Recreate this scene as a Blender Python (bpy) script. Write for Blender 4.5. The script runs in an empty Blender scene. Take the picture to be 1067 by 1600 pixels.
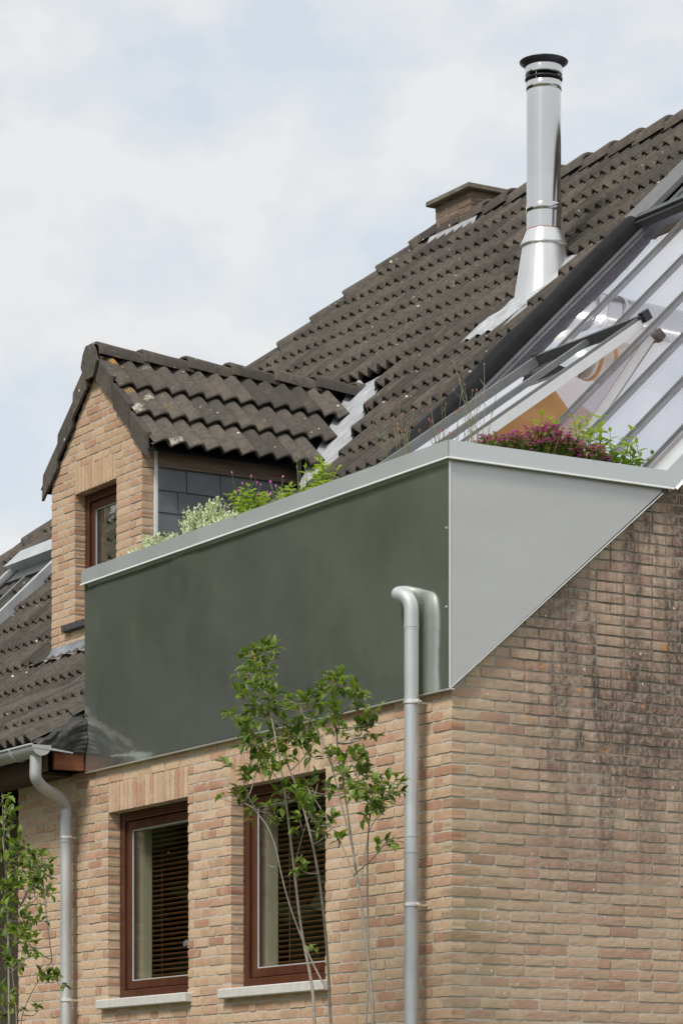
import bpy, math, random
from mathutils import Vector, Matrix, Euler, noise

random.seed(11)
S = bpy.context.scene
COL = S.collection
PI = math.pi
R = math.radians

# ------------------------------------------------------------------ camera
CAMX, CAMY, CAMZ = -9.480, -14.442, 1.6
YAW = 31.25
FPX = 4834.2                       # focal length in photo pixels
cam_d = bpy.data.cameras.new('camera')
cam = bpy.data.objects.new('camera', cam_d)
COL.objects.link(cam)
cam.location = (CAMX, CAMY, CAMZ)
cam.rotation_euler = (R(90), 0, R(-YAW))
cam_d.sensor_fit = 'VERTICAL'
cam_d.sensor_height = 36.0
cam_d.lens = FPX / 1600 * 36
cam_d.shift_y = (1795 - 800) / 1600
cam_d.clip_start = 0.1
cam_d.clip_end = 3000
S.camera = cam

# ------------------------------------------------------------------ world, sun, exposure
SUN_DIR = Vector((-0.62, -0.30, 0.80)).normalized()     # towards the sun
SUN_EL = math.asin(SUN_DIR.z)
SUN_AZ = math.atan2(SUN_DIR.x, SUN_DIR.y)
W = bpy.data.worlds.new('World')
S.world = W
W.use_nodes = True
wn = W.node_tree.nodes; wl = W.node_tree.links
wn.clear()
w_out = wn.new('ShaderNodeOutputWorld')
w_bg1 = wn.new('ShaderNodeBackground'); w_bg2 = wn.new('ShaderNodeBackground')
w_mix = wn.new('ShaderNodeMixShader')
sky = wn.new('ShaderNodeTexSky'); sky.sky_type = 'NISHITA'; sky.sun_disc = False
sky.sun_elevation = SUN_EL; sky.sun_rotation = SUN_AZ
sky.air_density = 1.0; sky.dust_density = 2.0; sky.ozone_density = 1.0
w_bg1.inputs['Strength'].default_value = 0.11
wl.new(sky.outputs[0], w_bg1.inputs['Color'])
tc = wn.new('ShaderNodeTexCoord')
mp = wn.new('ShaderNodeMapping'); mp.inputs['Scale'].default_value = (19.0, 19.0, 30.0)
mp.inputs['Location'].default_value = (1.7, 0.4, 2.6)
wl.new(tc.outputs['Generated'], mp.inputs['Vector'])
nz = wn.new('ShaderNodeTexNoise'); nz.inputs['Scale'].default_value = 1.0
nz.inputs['Detail'].default_value = 7; nz.inputs['Roughness'].default_value = 0.52
wl.new(mp.outputs[0], nz.inputs['Vector'])
rp = wn.new('ShaderNodeValToRGB')
rp.color_ramp.elements[0].position = 0.38; rp.color_ramp.elements[0].color = (0.87, 0.87, 0.87, 1)
rp.color_ramp.elements[1].position = 0.60; rp.color_ramp.elements[1].color = (1, 1, 1, 1)
wl.new(nz.outputs['Fac'], rp.inputs['Fac'])
rp2 = wn.new('ShaderNodeValToRGB')
rp2.color_ramp.elements[0].position = 0.36; rp2.color_ramp.elements[0].color = (0.815, 0.865, 0.912, 1)
rp2.color_ramp.elements[1].position = 0.60; rp2.color_ramp.elements[1].color = (0.955, 0.968, 0.982, 1)
wl.new(nz.outputs['Fac'], rp2.inputs['Fac']); wl.new(rp2.outputs['Color'], w_bg2.inputs['Color'])
w_bg2.inputs['Strength'].default_value = 0.405
wl.new(rp.outputs['Color'], w_mix.inputs['Fac'])
wl.new(w_bg1.outputs[0], w_mix.inputs[1]); wl.new(w_bg2.outputs[0], w_mix.inputs[2])
wl.new(w_mix.outputs[0], w_out.inputs['Surface'])

sun_d = bpy.data.lights.new('sun', 'SUN')
sun_d.energy = 1.5; sun_d.angle = R(14); sun_d.color = (1.0, 0.955, 0.89)
sun = bpy.data.objects.new('sun', sun_d); COL.objects.link(sun)
sun.rotation_euler = (-SUN_DIR).to_track_quat('-Z', 'Y').to_euler()
sun.location = (-20, -10, 30)

S.view_settings.view_transform = 'Standard'
S.view_settings.look = 'None'
S.view_settings.gamma = 1.0
S.view_settings.exposure = 1.08
S.view_settings.use_curve_mapping = False
S.cycles.max_bounces = 10
S.cycles.transparent_max_bounces = 16
S.cycles.glossy_bounces = 5
S.cycles.use_denoising = True

# ------------------------------------------------------------------ pixel helper (only used to plan which bricks show largest)
_cy, _sy = math.cos(R(YAW)), math.sin(R(YAW))
def project(p):
    dx, dy = p[0] - CAMX, p[1] - CAMY
    dep = dx * _sy + dy * _cy
    rt = dx * _cy - dy * _sy
    return 533.5 + FPX * rt / dep, 1795 - FPX * (p[2] - CAMZ) / dep, dep

# ------------------------------------------------------------------ materials
def new_mat(name):
    m = bpy.data.materials.new(name); m.use_nodes = True
    nt = m.node_tree
    return m, nt, nt.nodes['Principled BSDF']

def N(nt, typ, **kw):
    n = nt.nodes.new(typ)
    for k, v in kw.items():
        if k.startswith('i_'):
            n.inputs[k[2:].replace('_', ' ')].default_value = v
        else:
            setattr(n, k, v)
    return n

def ramp(nt, fac, stops, interp='LINEAR'):
    r = nt.nodes.new('ShaderNodeValToRGB'); cr = r.color_ramp; cr.interpolation = interp
    while len(cr.elements) < len(stops): cr.elements.new(0.5)
    for e, (p, c) in zip(cr.elements, stops):
        e.position = p; e.color = (c[0], c[1], c[2], 1) if len(c) == 3 else c
    nt.links.new(fac, r.inputs['Fac']); return r.outputs['Color']

def mix(nt, fac, a, b, mode='MIX'):
    m = nt.nodes.new('ShaderNodeMix'); m.data_type = 'RGBA'; m.blend_type = mode
    for sock, v in ((m.inputs[0], fac), (m.inputs[6], a), (m.inputs[7], b)):
        if isinstance(v, bpy.types.NodeSocket): nt.links.new(v, sock)
        elif isinstance(v, (int, float)): sock.default_value = v
        else: sock.default_value = (v[0], v[1], v[2], 1)
    return m.outputs[2]

def math_n(nt, op, a, b=None, c=None, clamp=False):
    m = nt.nodes.new('ShaderNodeMath'); m.operation = op; m.use_clamp = clamp
    for i, v in enumerate((a, b, c)):
        if v is None: continue
        if isinstance(v, bpy.types.NodeSocket): nt.links.new(v, m.inputs[i])
        else: m.inputs[i].default_value = v
    return m.outputs[0]

def maprange(nt, v, a, b, c=0.0, d=1.0):
    m = nt.nodes.new('ShaderNodeMapRange'); m.interpolation_type = 'SMOOTHSTEP'
    nt.links.new(v, m.inputs[0])
    m.inputs[1].default_value = a; m.inputs[2].default_value = b; m.inputs[3].default_value = c; m.inputs[4].default_value = d
    return m.outputs[0]

def pos_noise(nt, scale, detail=4, rough=0.55, vec=None, stretch=None, obj=False):
    if vec is None:
        if obj: vec = nt.nodes.new('ShaderNodeTexCoord').outputs['Object']
        else: vec = nt.nodes.new('ShaderNodeNewGeometry').outputs['Position']
    if stretch:
        mpn = nt.nodes.new('ShaderNodeMapping'); mpn.inputs['Scale'].default_value = stretch
        nt.links.new(vec, mpn.inputs['Vector']); vec = mpn.outputs[0]
    n = nt.nodes.new('ShaderNodeTexNoise')
    n.inputs['Scale'].default_value = scale; n.inputs['Detail'].default_value = detail; n.inputs['Roughness'].default_value = rough
    nt.links.new(vec, n.inputs['Vector'])
    return n.outputs['Fac']

def bump(nt, bsdf, h, strength=0.4, dist=0.01):
    b = nt.nodes.new('ShaderNodeBump'); b.inputs['Strength'].default_value = strength; b.inputs['Distance'].default_value = dist
    nt.links.new(h, b.inputs['Height']); nt.links.new(b.outputs[0], bsdf.inputs['Normal'])

def simple(name, col, rough=0.6, metal=0.0, var=0.15, scale=12, bmp=0.0, bscale=60, spec=None, stretch=None):
    m, nt, b = new_mat(name)
    f = pos_noise(nt, scale, 5, stretch=stretch)
    lo = [c * (1 - var) for c in col]; hi = [min(1, c * (1 + var)) for c in col]
    nt.links.new(ramp(nt, f, [(0.25, lo), (0.75, hi)]), b.inputs['Base Color'])
    b.inputs['Roughness'].default_value = rough; b.inputs['Metallic'].default_value = metal
    if spec is not None: b.inputs['Specular IOR Level'].default_value = spec
    if bmp: bump(nt, b, pos_noise(nt, bscale, 4), bmp, 0.004)
    return m

BRICK_STOPS = [(0.0, (0.390, 0.215, 0.145)), (0.12, (0.470, 0.275, 0.185)), (0.30, (0.530, 0.345, 0.235)), (0.50, (0.560, 0.400, 0.270)),
               (0.72, (0.600, 0.445, 0.300)), (0.88, (0.540, 0.390, 0.260)), (1.0, (0.430, 0.285, 0.190))]
def brick_mat(name, island=False, gable=False, tint=None, dark=1.0):
    m, nt, b = new_mat(name)
    L = nt.links
    if island: rnd = nt.nodes.new('ShaderNodeNewGeometry').outputs['Random Per Island']
    else: rnd = nt.nodes.new('ShaderNodeObjectInfo').outputs['Random']
    geo = nt.nodes.new('ShaderNodeNewGeometry'); pos = geo.outputs['Position']
    col = ramp(nt, rnd, BRICK_STOPS)
    # burnt / pale zones inside a brick
    f1 = pos_noise(nt, 9, 5, 0.6)
    col = mix(nt, maprange(nt, f1, 0.48, 0.75, 0, 0.65), col, (0.62, 0.48, 0.34))
    f1b = pos_noise(nt, 14, 4, 0.6, stretch=(1, 1, 1.8))
    col = mix(nt, maprange(nt, f1b, 0.56, 0.74, 0, 0.6), col, (0.37, 0.20, 0.13))
    f2 = pos_noise(nt, 55, 5, 0.65)
    col = mix(nt, maprange(nt, f2, 0.40, 0.75, 0.0, 0.42), col, (0.33, 0.215, 0.14))
    sep = nt.nodes.new('ShaderNodeSeparateXYZ'); L.new(pos, sep.inputs[0])
    if gable:
        col = mix(nt, 0.20, col, (0.47, 0.37, 0.325))
        st = pos_noise(nt, 1.0, 6, 0.60, stretch=(3.4, 3.4, 0.9))
        drip = pos_noise(nt, 1.0, 5, 0.65, stretch=(17, 17, 1.6))
        mx = math_n(nt, 'MULTIPLY', maprange(nt, sep.outputs[0], 0.10, 0.95), maprange(nt, sep.outputs[2], 2.6, 4.0))
        col = mix(nt, math_n(nt, 'MULTIPLY', mx, 0.30), col, (0.50, 0.39, 0.335))
        mk = math_n(nt, 'MULTIPLY', math_n(nt, 'ADD', maprange(nt, st, 0.37, 0.57, 0, 0.9), maprange(nt, drip, 0.48, 0.68, 0, 0.65)), mx)
        fine = pos_noise(nt, 38, 5, 0.7, stretch=(1, 1, 0.6))
        mk = math_n(nt, 'MULTIPLY', mk, maprange(nt, fine, 0.30, 0.62, 0.30, 1.0), clamp=True)
        col = mix(nt, math_n(nt, 'MULTIPLY', mk, 0.93), col, (0.090, 0.070, 0.060))
        # bright orange scuffs
        og = math_n(nt, 'MULTIPLY', maprange(nt, pos_noise(nt, 7, 4, 0.7), 0.62, 0.68), maprange(nt, sep.outputs[2], 3.7, 3.9))
        col = mix(nt, math_n(nt, 'MULTIPLY', og, 0.75), col, (0.62, 0.28, 0.09))
        # algae near the corner low down
        al = math_n(nt, 'MULTIPLY', maprange(nt, sep.outputs[0], 0.75, 0.05), maprange(nt, pos_noise(nt, 3, 4), 0.35, 0.65))
        al = math_n(nt, 'MULTIPLY', al, maprange(nt, sep.outputs[2], 4.0, 3.2))
        col = mix(nt, math_n(nt, 'MULTIPLY', al, 0.55), col, (0.255, 0.205, 0.105))
    if tint: col = mix(nt, tint[3], col, tint[:3])
    # white specks
    vo = nt.nodes.new('ShaderNodeTexVoronoi'); vo.inputs['Scale'].default_value = 9; L.new(pos, vo.inputs['Vector'])
    col = mix(nt, maprange(nt, vo.outputs['Distance'], 0.085, 0.05), col, (0.62, 0.58, 0.52))
    if dark != 1.0: col = mix(nt, 1.0, col, (dark, dark, dark), 'MULTIPLY')
    L.new(col, b.inputs['Base Color'])
    b.inputs['Roughness'].default_value = 0.9; b.inputs['Specular IOR Level'].default_value = 0.2
    h1 = pos_noise(nt, 1, 6, 0.65, stretch=(34, 34, 95))
    h2 = pos_noise(nt, 160, 3, 0.6)
    hv = math_n(nt, 'ADD', math_n(nt, 'ABSOLUTE', math_n(nt, 'SUBTRACT', h1, 0.5)), math_n(nt, 'MULTIPLY', h2, 0.25))
    bump(nt, b, hv, 0.5, 0.0045)
    return m

def mortar_mat(name, gable=False):
    m, nt, b = new_mat(name)
    f = pos_noise(nt, 30, 5)
    col = ramp(nt, f, [(0.3, (0.44, 0.385, 0.315)), (0.7, (0.57, 0.515, 0.435))])
    if gable:
        geo = nt.nodes.new('ShaderNodeNewGeometry'); sep = nt.nodes.new('ShaderNodeSeparateXYZ'); nt.links.new(geo.outputs['Position'], sep.inputs[0])
        mx = math_n(nt, 'MULTIPLY', maprange(nt, sep.outputs[0], 0.1, 0.6), maprange(nt, sep.outputs[2], 2.5, 3.9))
        st = pos_noise(nt, 1.0, 5, 0.6, stretch=(4, 4, 1.2))
        mk = math_n(nt, 'MULTIPLY', mx, maprange(nt, st, 0.35, 0.6, 0.45, 1.0))
        col = mix(nt, math_n(nt, 'MULTIPLY', mk, 0.85), col, (0.15, 0.125, 0.105))
        col = mix(nt, maprange(nt, pos_noise(nt, 6, 4), 0.45, 0.7, 0, 0.5), col, (0.24, 0.19, 0.14))
    nt.links.new(col, b.inputs['Base Color'])
    b.inputs['Roughness'].default_value = 0.95
    bump(nt, b, pos_noise(nt, 120, 4), 0.6, 0.006)
    return m

def tile_mat(name, lichen=0.0, island=False):
    m, nt, b = new_mat(name); L = nt.links
    rnd = nt.nodes.new('ShaderNodeNewGeometry').outputs['Random Per Island'] if island else nt.nodes.new('ShaderNodeObjectInfo').outputs['Random']
    pos = nt.nodes.new('ShaderNodeNewGeometry').outputs['Position']
    base = ramp(nt, rnd, [(0, (0.060, 0.053, 0.046)), (0.35, (0.094, 0.082, 0.070)), (0.8, (0.130, 0.113, 0.094)), (1, (0.074, 0.066, 0.060))])
    f = pos_noise(nt, 22, 6, 0.68)
    base = mix(nt, maprange(nt, f, 0.35, 0.7, 0.0, 0.65), base, (0.045, 0.038, 0.033))
    f3 = pos_noise(nt, 4, 4)
    base = mix(nt, maprange(nt, f3, 0.5, 0.72, 0, 0.5), base, (0.155, 0.128, 0.095))
    f4 = pos_noise(nt, 140, 3, 0.7)
    base = mix(nt, maprange(nt, f4, 0.55, 0.75, 0, 0.5), base, (0.17, 0.145, 0.12))
    # pale lichen dots
    for sc, d0, colr, thr in ((7.0, 0.10, (0.56, 0.53, 0.46), 0.5), (16.0, 0.13, (0.42, 0.40, 0.35), 0.56)):
        vo = nt.nodes.new('ShaderNodeTexVoronoi'); vo.inputs['Scale'].default_value = sc; L.new(pos, vo.inputs['Vector'])
        k = maprange(nt, vo.outputs['Distance'], d0, d0 * 0.6)
        k = math_n(nt, 'MULTIPLY', k, maprange(nt, pos_noise(nt, 2.5, 2), thr - 0.03, thr + 0.06))
        base = mix(nt, k, base, colr)
    if lichen:
        vo = nt.nodes.new('ShaderNodeTexVoronoi'); vo.inputs['Scale'].default_value = 4.6; vo.inputs['Randomness'].default_value = 1; 
        dn = nt.nodes.new('ShaderNodeTexNoise'); dn.inputs['Scale'].default_value = 22; L.new(pos, dn.inputs['Vector'])
        vm = nt.nodes.new('ShaderNodeVectorMath'); vm.operation = 'MULTIPLY_ADD'; L.new(dn.outputs['Color'], vm.inputs[0]); vm.inputs[1].default_value = (0.10, 0.10, 0.10); L.new(pos, vm.inputs[2])
        L.new(vm.outputs[0], vo.inputs['Vector'])
        sep = nt.nodes.new('ShaderNodeSeparateXYZ'); L.new(pos, sep.inputs[0])
        k = math_n(nt, 'MULTIPLY', maprange(nt, vo.outputs['Distance'], 0.34, 0.18), maprange(nt, pos_noise(nt, 60, 3, 0.7), 0.36, 0.56))
        # more of it towards the exposed front verge
        k = math_n(nt, 'MULTIPLY', k, maprange(nt, math_n(nt, 'ADD', sep.outputs[0], math_n(nt, 'MULTIPLY', pos_noise(nt, 2.0, 2), 1.2)), 2.25, 1.85))
        wc = vo.outputs['Color']
        sc = nt.nodes.new('ShaderNodeSeparateColor'); L.new(wc, sc.inputs[0])
        lc = ramp(nt, sc.outputs[0], [(0.0, (0.52, 0.27, 0.04)), (0.38, (0.52, 0.24, 0.03)), (0.42, (0.50, 0.48, 0.40)), (1, (0.40, 0.38, 0.32))], 'LINEAR')
        base = mix(nt, math_n(nt, 'MULTIPLY', k, lichen), base, lc)
    L.new(base, b.inputs['Base Color'])
    b.inputs['Roughness'].default_value = 0.88; b.inputs['Specular IOR Level'].default_value = 0.25
    bump(nt, b, math_n(nt, 'ADD', f, math_n(nt, 'MULTIPLY', f4, 0.5)), 0.55, 0.010)
    return m

def zinc_mat(name, col, rough, wav=0.02, streak=0.1):
    m, nt, b = new_mat(name); L = nt.links
    f = pos_noise(nt, 1, 6, 0.55, stretch=(1.2, 1.2, 5.0))
    f2 = pos_noise(nt, 1, 5, 0.6, stretch=(14, 14, 1.0))
    c = mix(nt, maprange(nt, f, 0.3, 0.7, 0, 1), [x * 0.97 for x in col], [min(1, x * 1.02) for x in col])
    c = mix(nt, maprange(nt, f2, 0.50, 0.8, 0, streak), c, (0.75, 0.76, 0.75))
    f3 = pos_noise(nt, 1.1, 5, 0.6)
    c = mix(nt, maprange(nt, f3, 0.42, 0.72, 0, streak * 1.6), c, [x * 0.72 for x in col])
    vo = nt.nodes.new('ShaderNodeTexVoronoi'); vo.inputs['Scale'].default_value = 6; L.new(nt.nodes.new('ShaderNodeNewGeometry').outputs['Position'], vo.inputs['Vector'])
    c = mix(nt, maprange(nt, vo.outputs['Distance'], 0.034, 0.02, 0, 0.6), c, (0.85, 0.85, 0.82))
    L.new(c, b.inputs['Base Color'])
    b.inputs['Metallic'].default_value = 1.0
    L.new(maprange(nt, pos_noise(nt, 3, 5), 0.3, 0.7, rough * 0.95, rough * 1.07), b.inputs['Roughness'])
    if wav: bump(nt, b, pos_noise(nt, 2.2, 3, 0.5), wav, 0.25)
    return m

def glass_mat(name, tint=(0.92, 0.96, 0.95), ior=1.6, rough=0.0, wav=0.0, boost=0.0):
    m = bpy.data.materials.new(name); m.use_nodes = True; nt = m.node_tree; nt.nodes.clear(); L = nt.links
    o = nt.nodes.new('ShaderNodeOutputMaterial'); mx = nt.nodes.new('ShaderNodeMixShader')
    geo = nt.nodes.new('ShaderNodeNewGeometry')
    dt = nt.nodes.new('ShaderNodeVectorMath'); dt.operation = 'DOT_PRODUCT'; L.new(geo.outputs['Normal'], dt.inputs[0]); L.new(geo.outputs['Incoming'], dt.inputs[1])
    cs_ = math_n(nt, 'ABSOLUTE', dt.outputs['Value'])
    f0 = ((ior - 1) / (ior + 1)) ** 2
    sch = math_n(nt, 'MULTIPLY_ADD', math_n(nt, 'POWER', math_n(nt, 'SUBTRACT', 1.0, cs_), 4.0), 1 - f0, f0)
    gl = nt.nodes.new('ShaderNodeBsdfGlossy'); gl.inputs['Roughness'].default_value = rough; gl.inputs['Color'].default_value = (0.96, 0.97, 1.0, 1)
    tr = nt.nodes.new('ShaderNodeBsdfTransparent'); tr.inputs['Color'].default_value = (*tint, 1)
    fac = math_n(nt, 'ADD', sch, boost, clamp=True)
    L.new(fac, mx.inputs[0]); L.new(tr.outputs[0], mx.inputs[1]); L.new(gl.outputs[0], mx.inputs[2]); L.new(mx.outputs[0], o.inputs['Surface'])
    if wav:
        b = nt.nodes.new('ShaderNodeBump'); b.inputs['Strength'].default_value = wav; b.inputs['Distance'].default_value = 0.05
        L.new(pos_noise(nt, 1.6, 2), b.inputs['Height']); L.new(b.outputs[0], gl.inputs['Normal'])
    return m

def leaf_mat(name, c1, c2, trans=0.35, rough=0.4):
    m = bpy.data.materials.new(name); m.use_nodes = True; nt = m.node_tree; nt.nodes.clear(); L = nt.links
    o = nt.nodes.new('ShaderNodeOutputMaterial')
    rnd = nt.nodes.new('ShaderNodeNewGeometry').outputs['Random Per Island']
    c = ramp(nt, rnd, [(0, c1), (1, c2)])
    p = nt.nodes.new('ShaderNodeBsdfPrincipled'); p.inputs['Roughness'].default_value = rough; p.inputs['Specular IOR Level'].default_value = 0.4
    L.new(c, p.inputs['Base Color'])
    t = nt.nodes.new('ShaderNodeBsdfTranslucent')
    cc = mix(nt, 1.0, c, (1.25, 1.3, 0.55), 'MULTIPLY'); L.new(cc, t.inputs['Color'])
    mx = nt.nodes.new('ShaderNodeMixShader'); mx.inputs[0].default_value = trans
    L.new(p.outputs[0], mx.inputs[1]); L.new(t.outputs[0], mx.inputs[2]); L.new(mx.outputs[0], o.inputs['Surface'])
    return m

def wood_mat(name, c1, c2, rough=0.45, stretch=(30, 30, 2), spec=0.4):
    m, nt, b = new_mat(name)
    f = pos_noise(nt, 1, 6, 0.6, stretch=stretch)
    nt.links.new(ramp(nt, f, [(0.3, c1), (0.7, c2)]), b.inputs['Base Color'])
    b.inputs['Roughness'].default_value = rough; b.inputs['Specular IOR Level'].default_value = spec
    bump(nt, b, f, 0.25, 0.004)
    return m

M = {}
M['brick_front'] = brick_mat('brick_front'); M['brick_front_many'] = brick_mat('brick_front_many', True)
M['brick_gable'] = brick_mat('brick_gable', gable=True); M['brick_gable_many'] = brick_mat('brick_gable_many', True, gable=True)
M['brick_dormer'] = brick_mat('brick_dormer', tint=(0.46, 0.31, 0.18, 0.25))
M['brick_chimney'] = brick_mat('brick_chimney', tint=(0.14, 0.10, 0.075, 0.84))
M['mortar'] = mortar_mat('mortar'); M['mortar_gable'] = mortar_mat('mortar_gable', True)
M['tile'] = tile_mat('tile'); M['tile_many'] = tile_mat('tile_many', island=True)
M['tile_lichen'] = tile_mat('tile_lichen', 0.9)
M['zinc'] = zinc_mat('zinc', (0.66, 0.70, 0.64), 0.11, 0.026, 0.40)
M['zinc'].node_tree.nodes['Principled BSDF'].inputs['Metallic'].default_value = 0.87
M['zinc_side'] = zinc_mat('zinc_side', (0.58, 0.575, 0.565), 0.5, 0.0, 0.05)
M['zinc_side'].node_tree.nodes['Principled BSDF'].inputs['Metallic'].default_value = 0.6
M['zinc_coping'] = zinc_mat('zinc_coping', (0.66, 0.68, 0.67), 0.42, 0.0, 0.05)
M['zinc_coping'].node_tree.nodes['Principled BSDF'].inputs['Metallic'].default_value = 0.7
M['zinc_edge'] = simple('zinc_edge', (0.80, 0.80, 0.78), 0.35, 0.6, 0.05)
M['galv'] = zinc_mat('galvanised', (0.50, 0.515, 0.525), 0.55, 0.0, 0.6)
M['galv'].node_tree.nodes['Principled BSDF'].inputs['Metallic'].default_value = 0.45
M['lead'] = zinc_mat('lead', (0.50, 0.52, 0.54), 0.5, 0.5, 0.8)
M['lead_pale'] = simple('lead_pale', (0.36, 0.37, 0.385), 0.6, 0.15, 0.3, 9, 0.5, 30)
M['steel'] = zinc_mat('steel', (0.66, 0.65, 0.635), 0.10, 0.0, 0.0)
for _n in ('steel',):
    _nt = M[_n].node_tree; _b = _nt.nodes['Principled BSDF']; _b.inputs['Anisotropic'].default_value = 0.95; _b.inputs['Anisotropic Rotation'].default_value = 0.25
    _tg = _nt.nodes.new('ShaderNodeTangent'); _tg.direction_type = 'RADIAL'; _tg.axis = 'Z'; _nt.links.new(_tg.outputs[0], _b.inputs['Tangent'])
M['steel_satin'] = zinc_mat('steel_satin', (0.90, 0.895, 0.88), 0.34, 0.0, 0.05)
_nt = M['steel_satin'].node_tree; _b = _nt.nodes['Principled BSDF']; _b.inputs['Anisotropic'].default_value = 0.9; _b.inputs['Anisotropic Rotation'].default_value = 0.25; _b.inputs['Metallic'].default_value = 0.85
_tg = _nt.nodes.new('ShaderNodeTangent'); _tg.direction_type = 'RADIAL'; _tg.axis = 'Z'; _nt.links.new(_tg.outputs[0], _b.inputs['Tangent'])
M['duct'] = simple('duct', (0.72, 0.66, 0.58), 0.35, 0.35, 0.08)
M['dark_metal'] = simple('dark_metal', (0.035, 0.035, 0.042), 0.4, 0.3)
M['alu'] = simple('alu', (0.17, 0.175, 0.172), 0.42, 0.5, 0.1)
M['alu_dark'] = simple('alu_dark', (0.075, 0.080, 0.078), 0.4, 0.5, 0.1)
M['alu_pale'] = simple('alu_pale', (0.66, 0.66, 0.65), 0.4, 0.4, 0.05)
M['membrane'] = simple('membrane', (0.012, 0.0125, 0.014), 0.6, 0, 0.3, 8, 0.08, 25, spec=0.12)
M['membrane_dusty'] = simple('membrane_dusty', (0.028, 0.027, 0.027), 0.55, 0, 0.75, 14, 0.6, 40)
M['frame_wood'] = wood_mat('frame_wood', (0.050, 0.018, 0.010), (0.110, 0.038, 0.018), 0.35)
M['red_wood'] = wood_mat('red_wood', (0.17, 0.050, 0.020), (0.30, 0.100, 0.042), 0.5, (3, 30, 30))
M['old_board'] = wood_mat('old_board', (0.12, 0.085, 0.06), (0.24, 0.18, 0.13), 0.75, (3, 30, 30))
M['soffit_wood'] = wood_mat('soffit_wood', (0.035, 0.018, 0.010), (0.07, 0.035, 0.02), 0.6, (3, 30, 30))
M['pine'] = wood_mat('pine', (0.52, 0.27, 0.09), (0.66, 0.38, 0.15), 0.5, (2, 30, 6))
M['pale_wood'] = wood_mat('pale_wood', (0.62, 0.50, 0.38), (0.75, 0.64, 0.52), 0.5, (2, 30, 6))
M['slate'] = simple('slate', (0.125, 0.142, 0.152), 0.5, 0, 0.3, 5, 0.3, 40)
M['stone'] = simple('stone', (0.56, 0.54, 0.51), 0.8, 0, 0.12, 20, 0.3, 120)
M['dark_stone'] = simple('dark_stone', (0.060, 0.055, 0.055), 0.85, 0, 0.35, 20, 0.4, 90)
M['slab'] = simple('slab', (0.165, 0.140, 0.115), 0.9, 0, 0.35, 9, 0.6, 60)
M['cream'] = simple('cream', (0.62, 0.57, 0.48), 0.7, 0, 0.04)
M['white_plaster'] = simple('white_plaster', (0.90, 0.885, 0.90), 0.8, 0, 0.03, 2)
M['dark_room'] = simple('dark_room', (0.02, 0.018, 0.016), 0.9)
M['blind'] = wood_mat('blind', (0.26, 0.115, 0.06), (0.36, 0.17, 0.09), 0.45, (30, 2, 30))
M['pvc'] = simple('pvc', (0.72, 0.72, 0.70), 0.5, 0, 0.05)
M['glass'] = glass_mat('window_glass', (0.88, 0.90, 0.86), 1.5, 0.0, 0.02)
M['glass_roof'] = glass_mat('roof_glass', (0.90, 0.90, 0.93), 1.55, 0.0, 0.0, 0.24)
M['soil'] = simple('soil', (0.045, 0.032, 0.022), 0.95, 0, 0.4, 30, 0.8, 60)
M['grass'] = simple('grass_ground', (0.07, 0.085, 0.035), 0.95, 0, 0.4, 1.5)
M['plaster_dim'] = simple('plaster_dim', (0.25, 0.20, 0.15), 0.9, 0, 0.15)
M['leaf_tree'] = leaf_mat('leaf_tree', (0.055, 0.105, 0.020), (0.22, 0.31, 0.055), 0.40, 0.38)
M['leaf_lime'] = leaf_mat('leaf_lime', (0.22, 0.33, 0.045), (0.42, 0.52, 0.10), 0.40)
M['leaf_mid'] = leaf_mat('leaf_mid', (0.07, 0.14, 0.025), (0.16, 0.26, 0.05), 0.35)
M['leaf_silver'] = leaf_mat('leaf_silver', (0.44, 0.50, 0.34), (0.72, 0.76, 0.58), 0.25, 0.7)
M['leaf_woods'] = leaf_mat('leaf_woods', (0.045, 0.085, 0.018), (0.115, 0.180, 0.042), 0.25, 0.6)
M['bark'] = simple('bark', (0.23, 0.20, 0.16), 0.85, 0, 0.35, 30, 0.4, 80)
M['bark_low'] = simple('bark_low', (0.20, 0.165, 0.085), 0.85, 0, 0.4, 30, 0.5, 80)
M['stem'] = leaf_mat('stem', (0.12, 0.18, 0.04), (0.20, 0.26, 0.08), 0.1)
M['stem_dry'] = leaf_mat('stem_dry', (0.16, 0.18, 0.08), (0.26, 0.24, 0.13), 0.1)
M['stem_red'] = leaf_mat('stem_red', (0.30, 0.16, 0.08), (0.34, 0.24, 0.12), 0.1)
M['flower_pink'] = leaf_mat('flower_pink', (0.58, 0.07, 0.40), (0.82, 0.28, 0.62), 0.04)
M['flower_dull'] = leaf_mat('flower_dull', (0.54, 0.28, 0.31), (0.74, 0.52, 0.50), 0.04)
M['bud'] = leaf_mat('bud', (0.26, 0.10, 0.08), (0.42, 0.20, 0.14), 0.2)
M['berry'] = leaf_mat('berry', (0.40, 0.30, 0.07), (0.52, 0.36, 0.10), 0.1)

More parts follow.
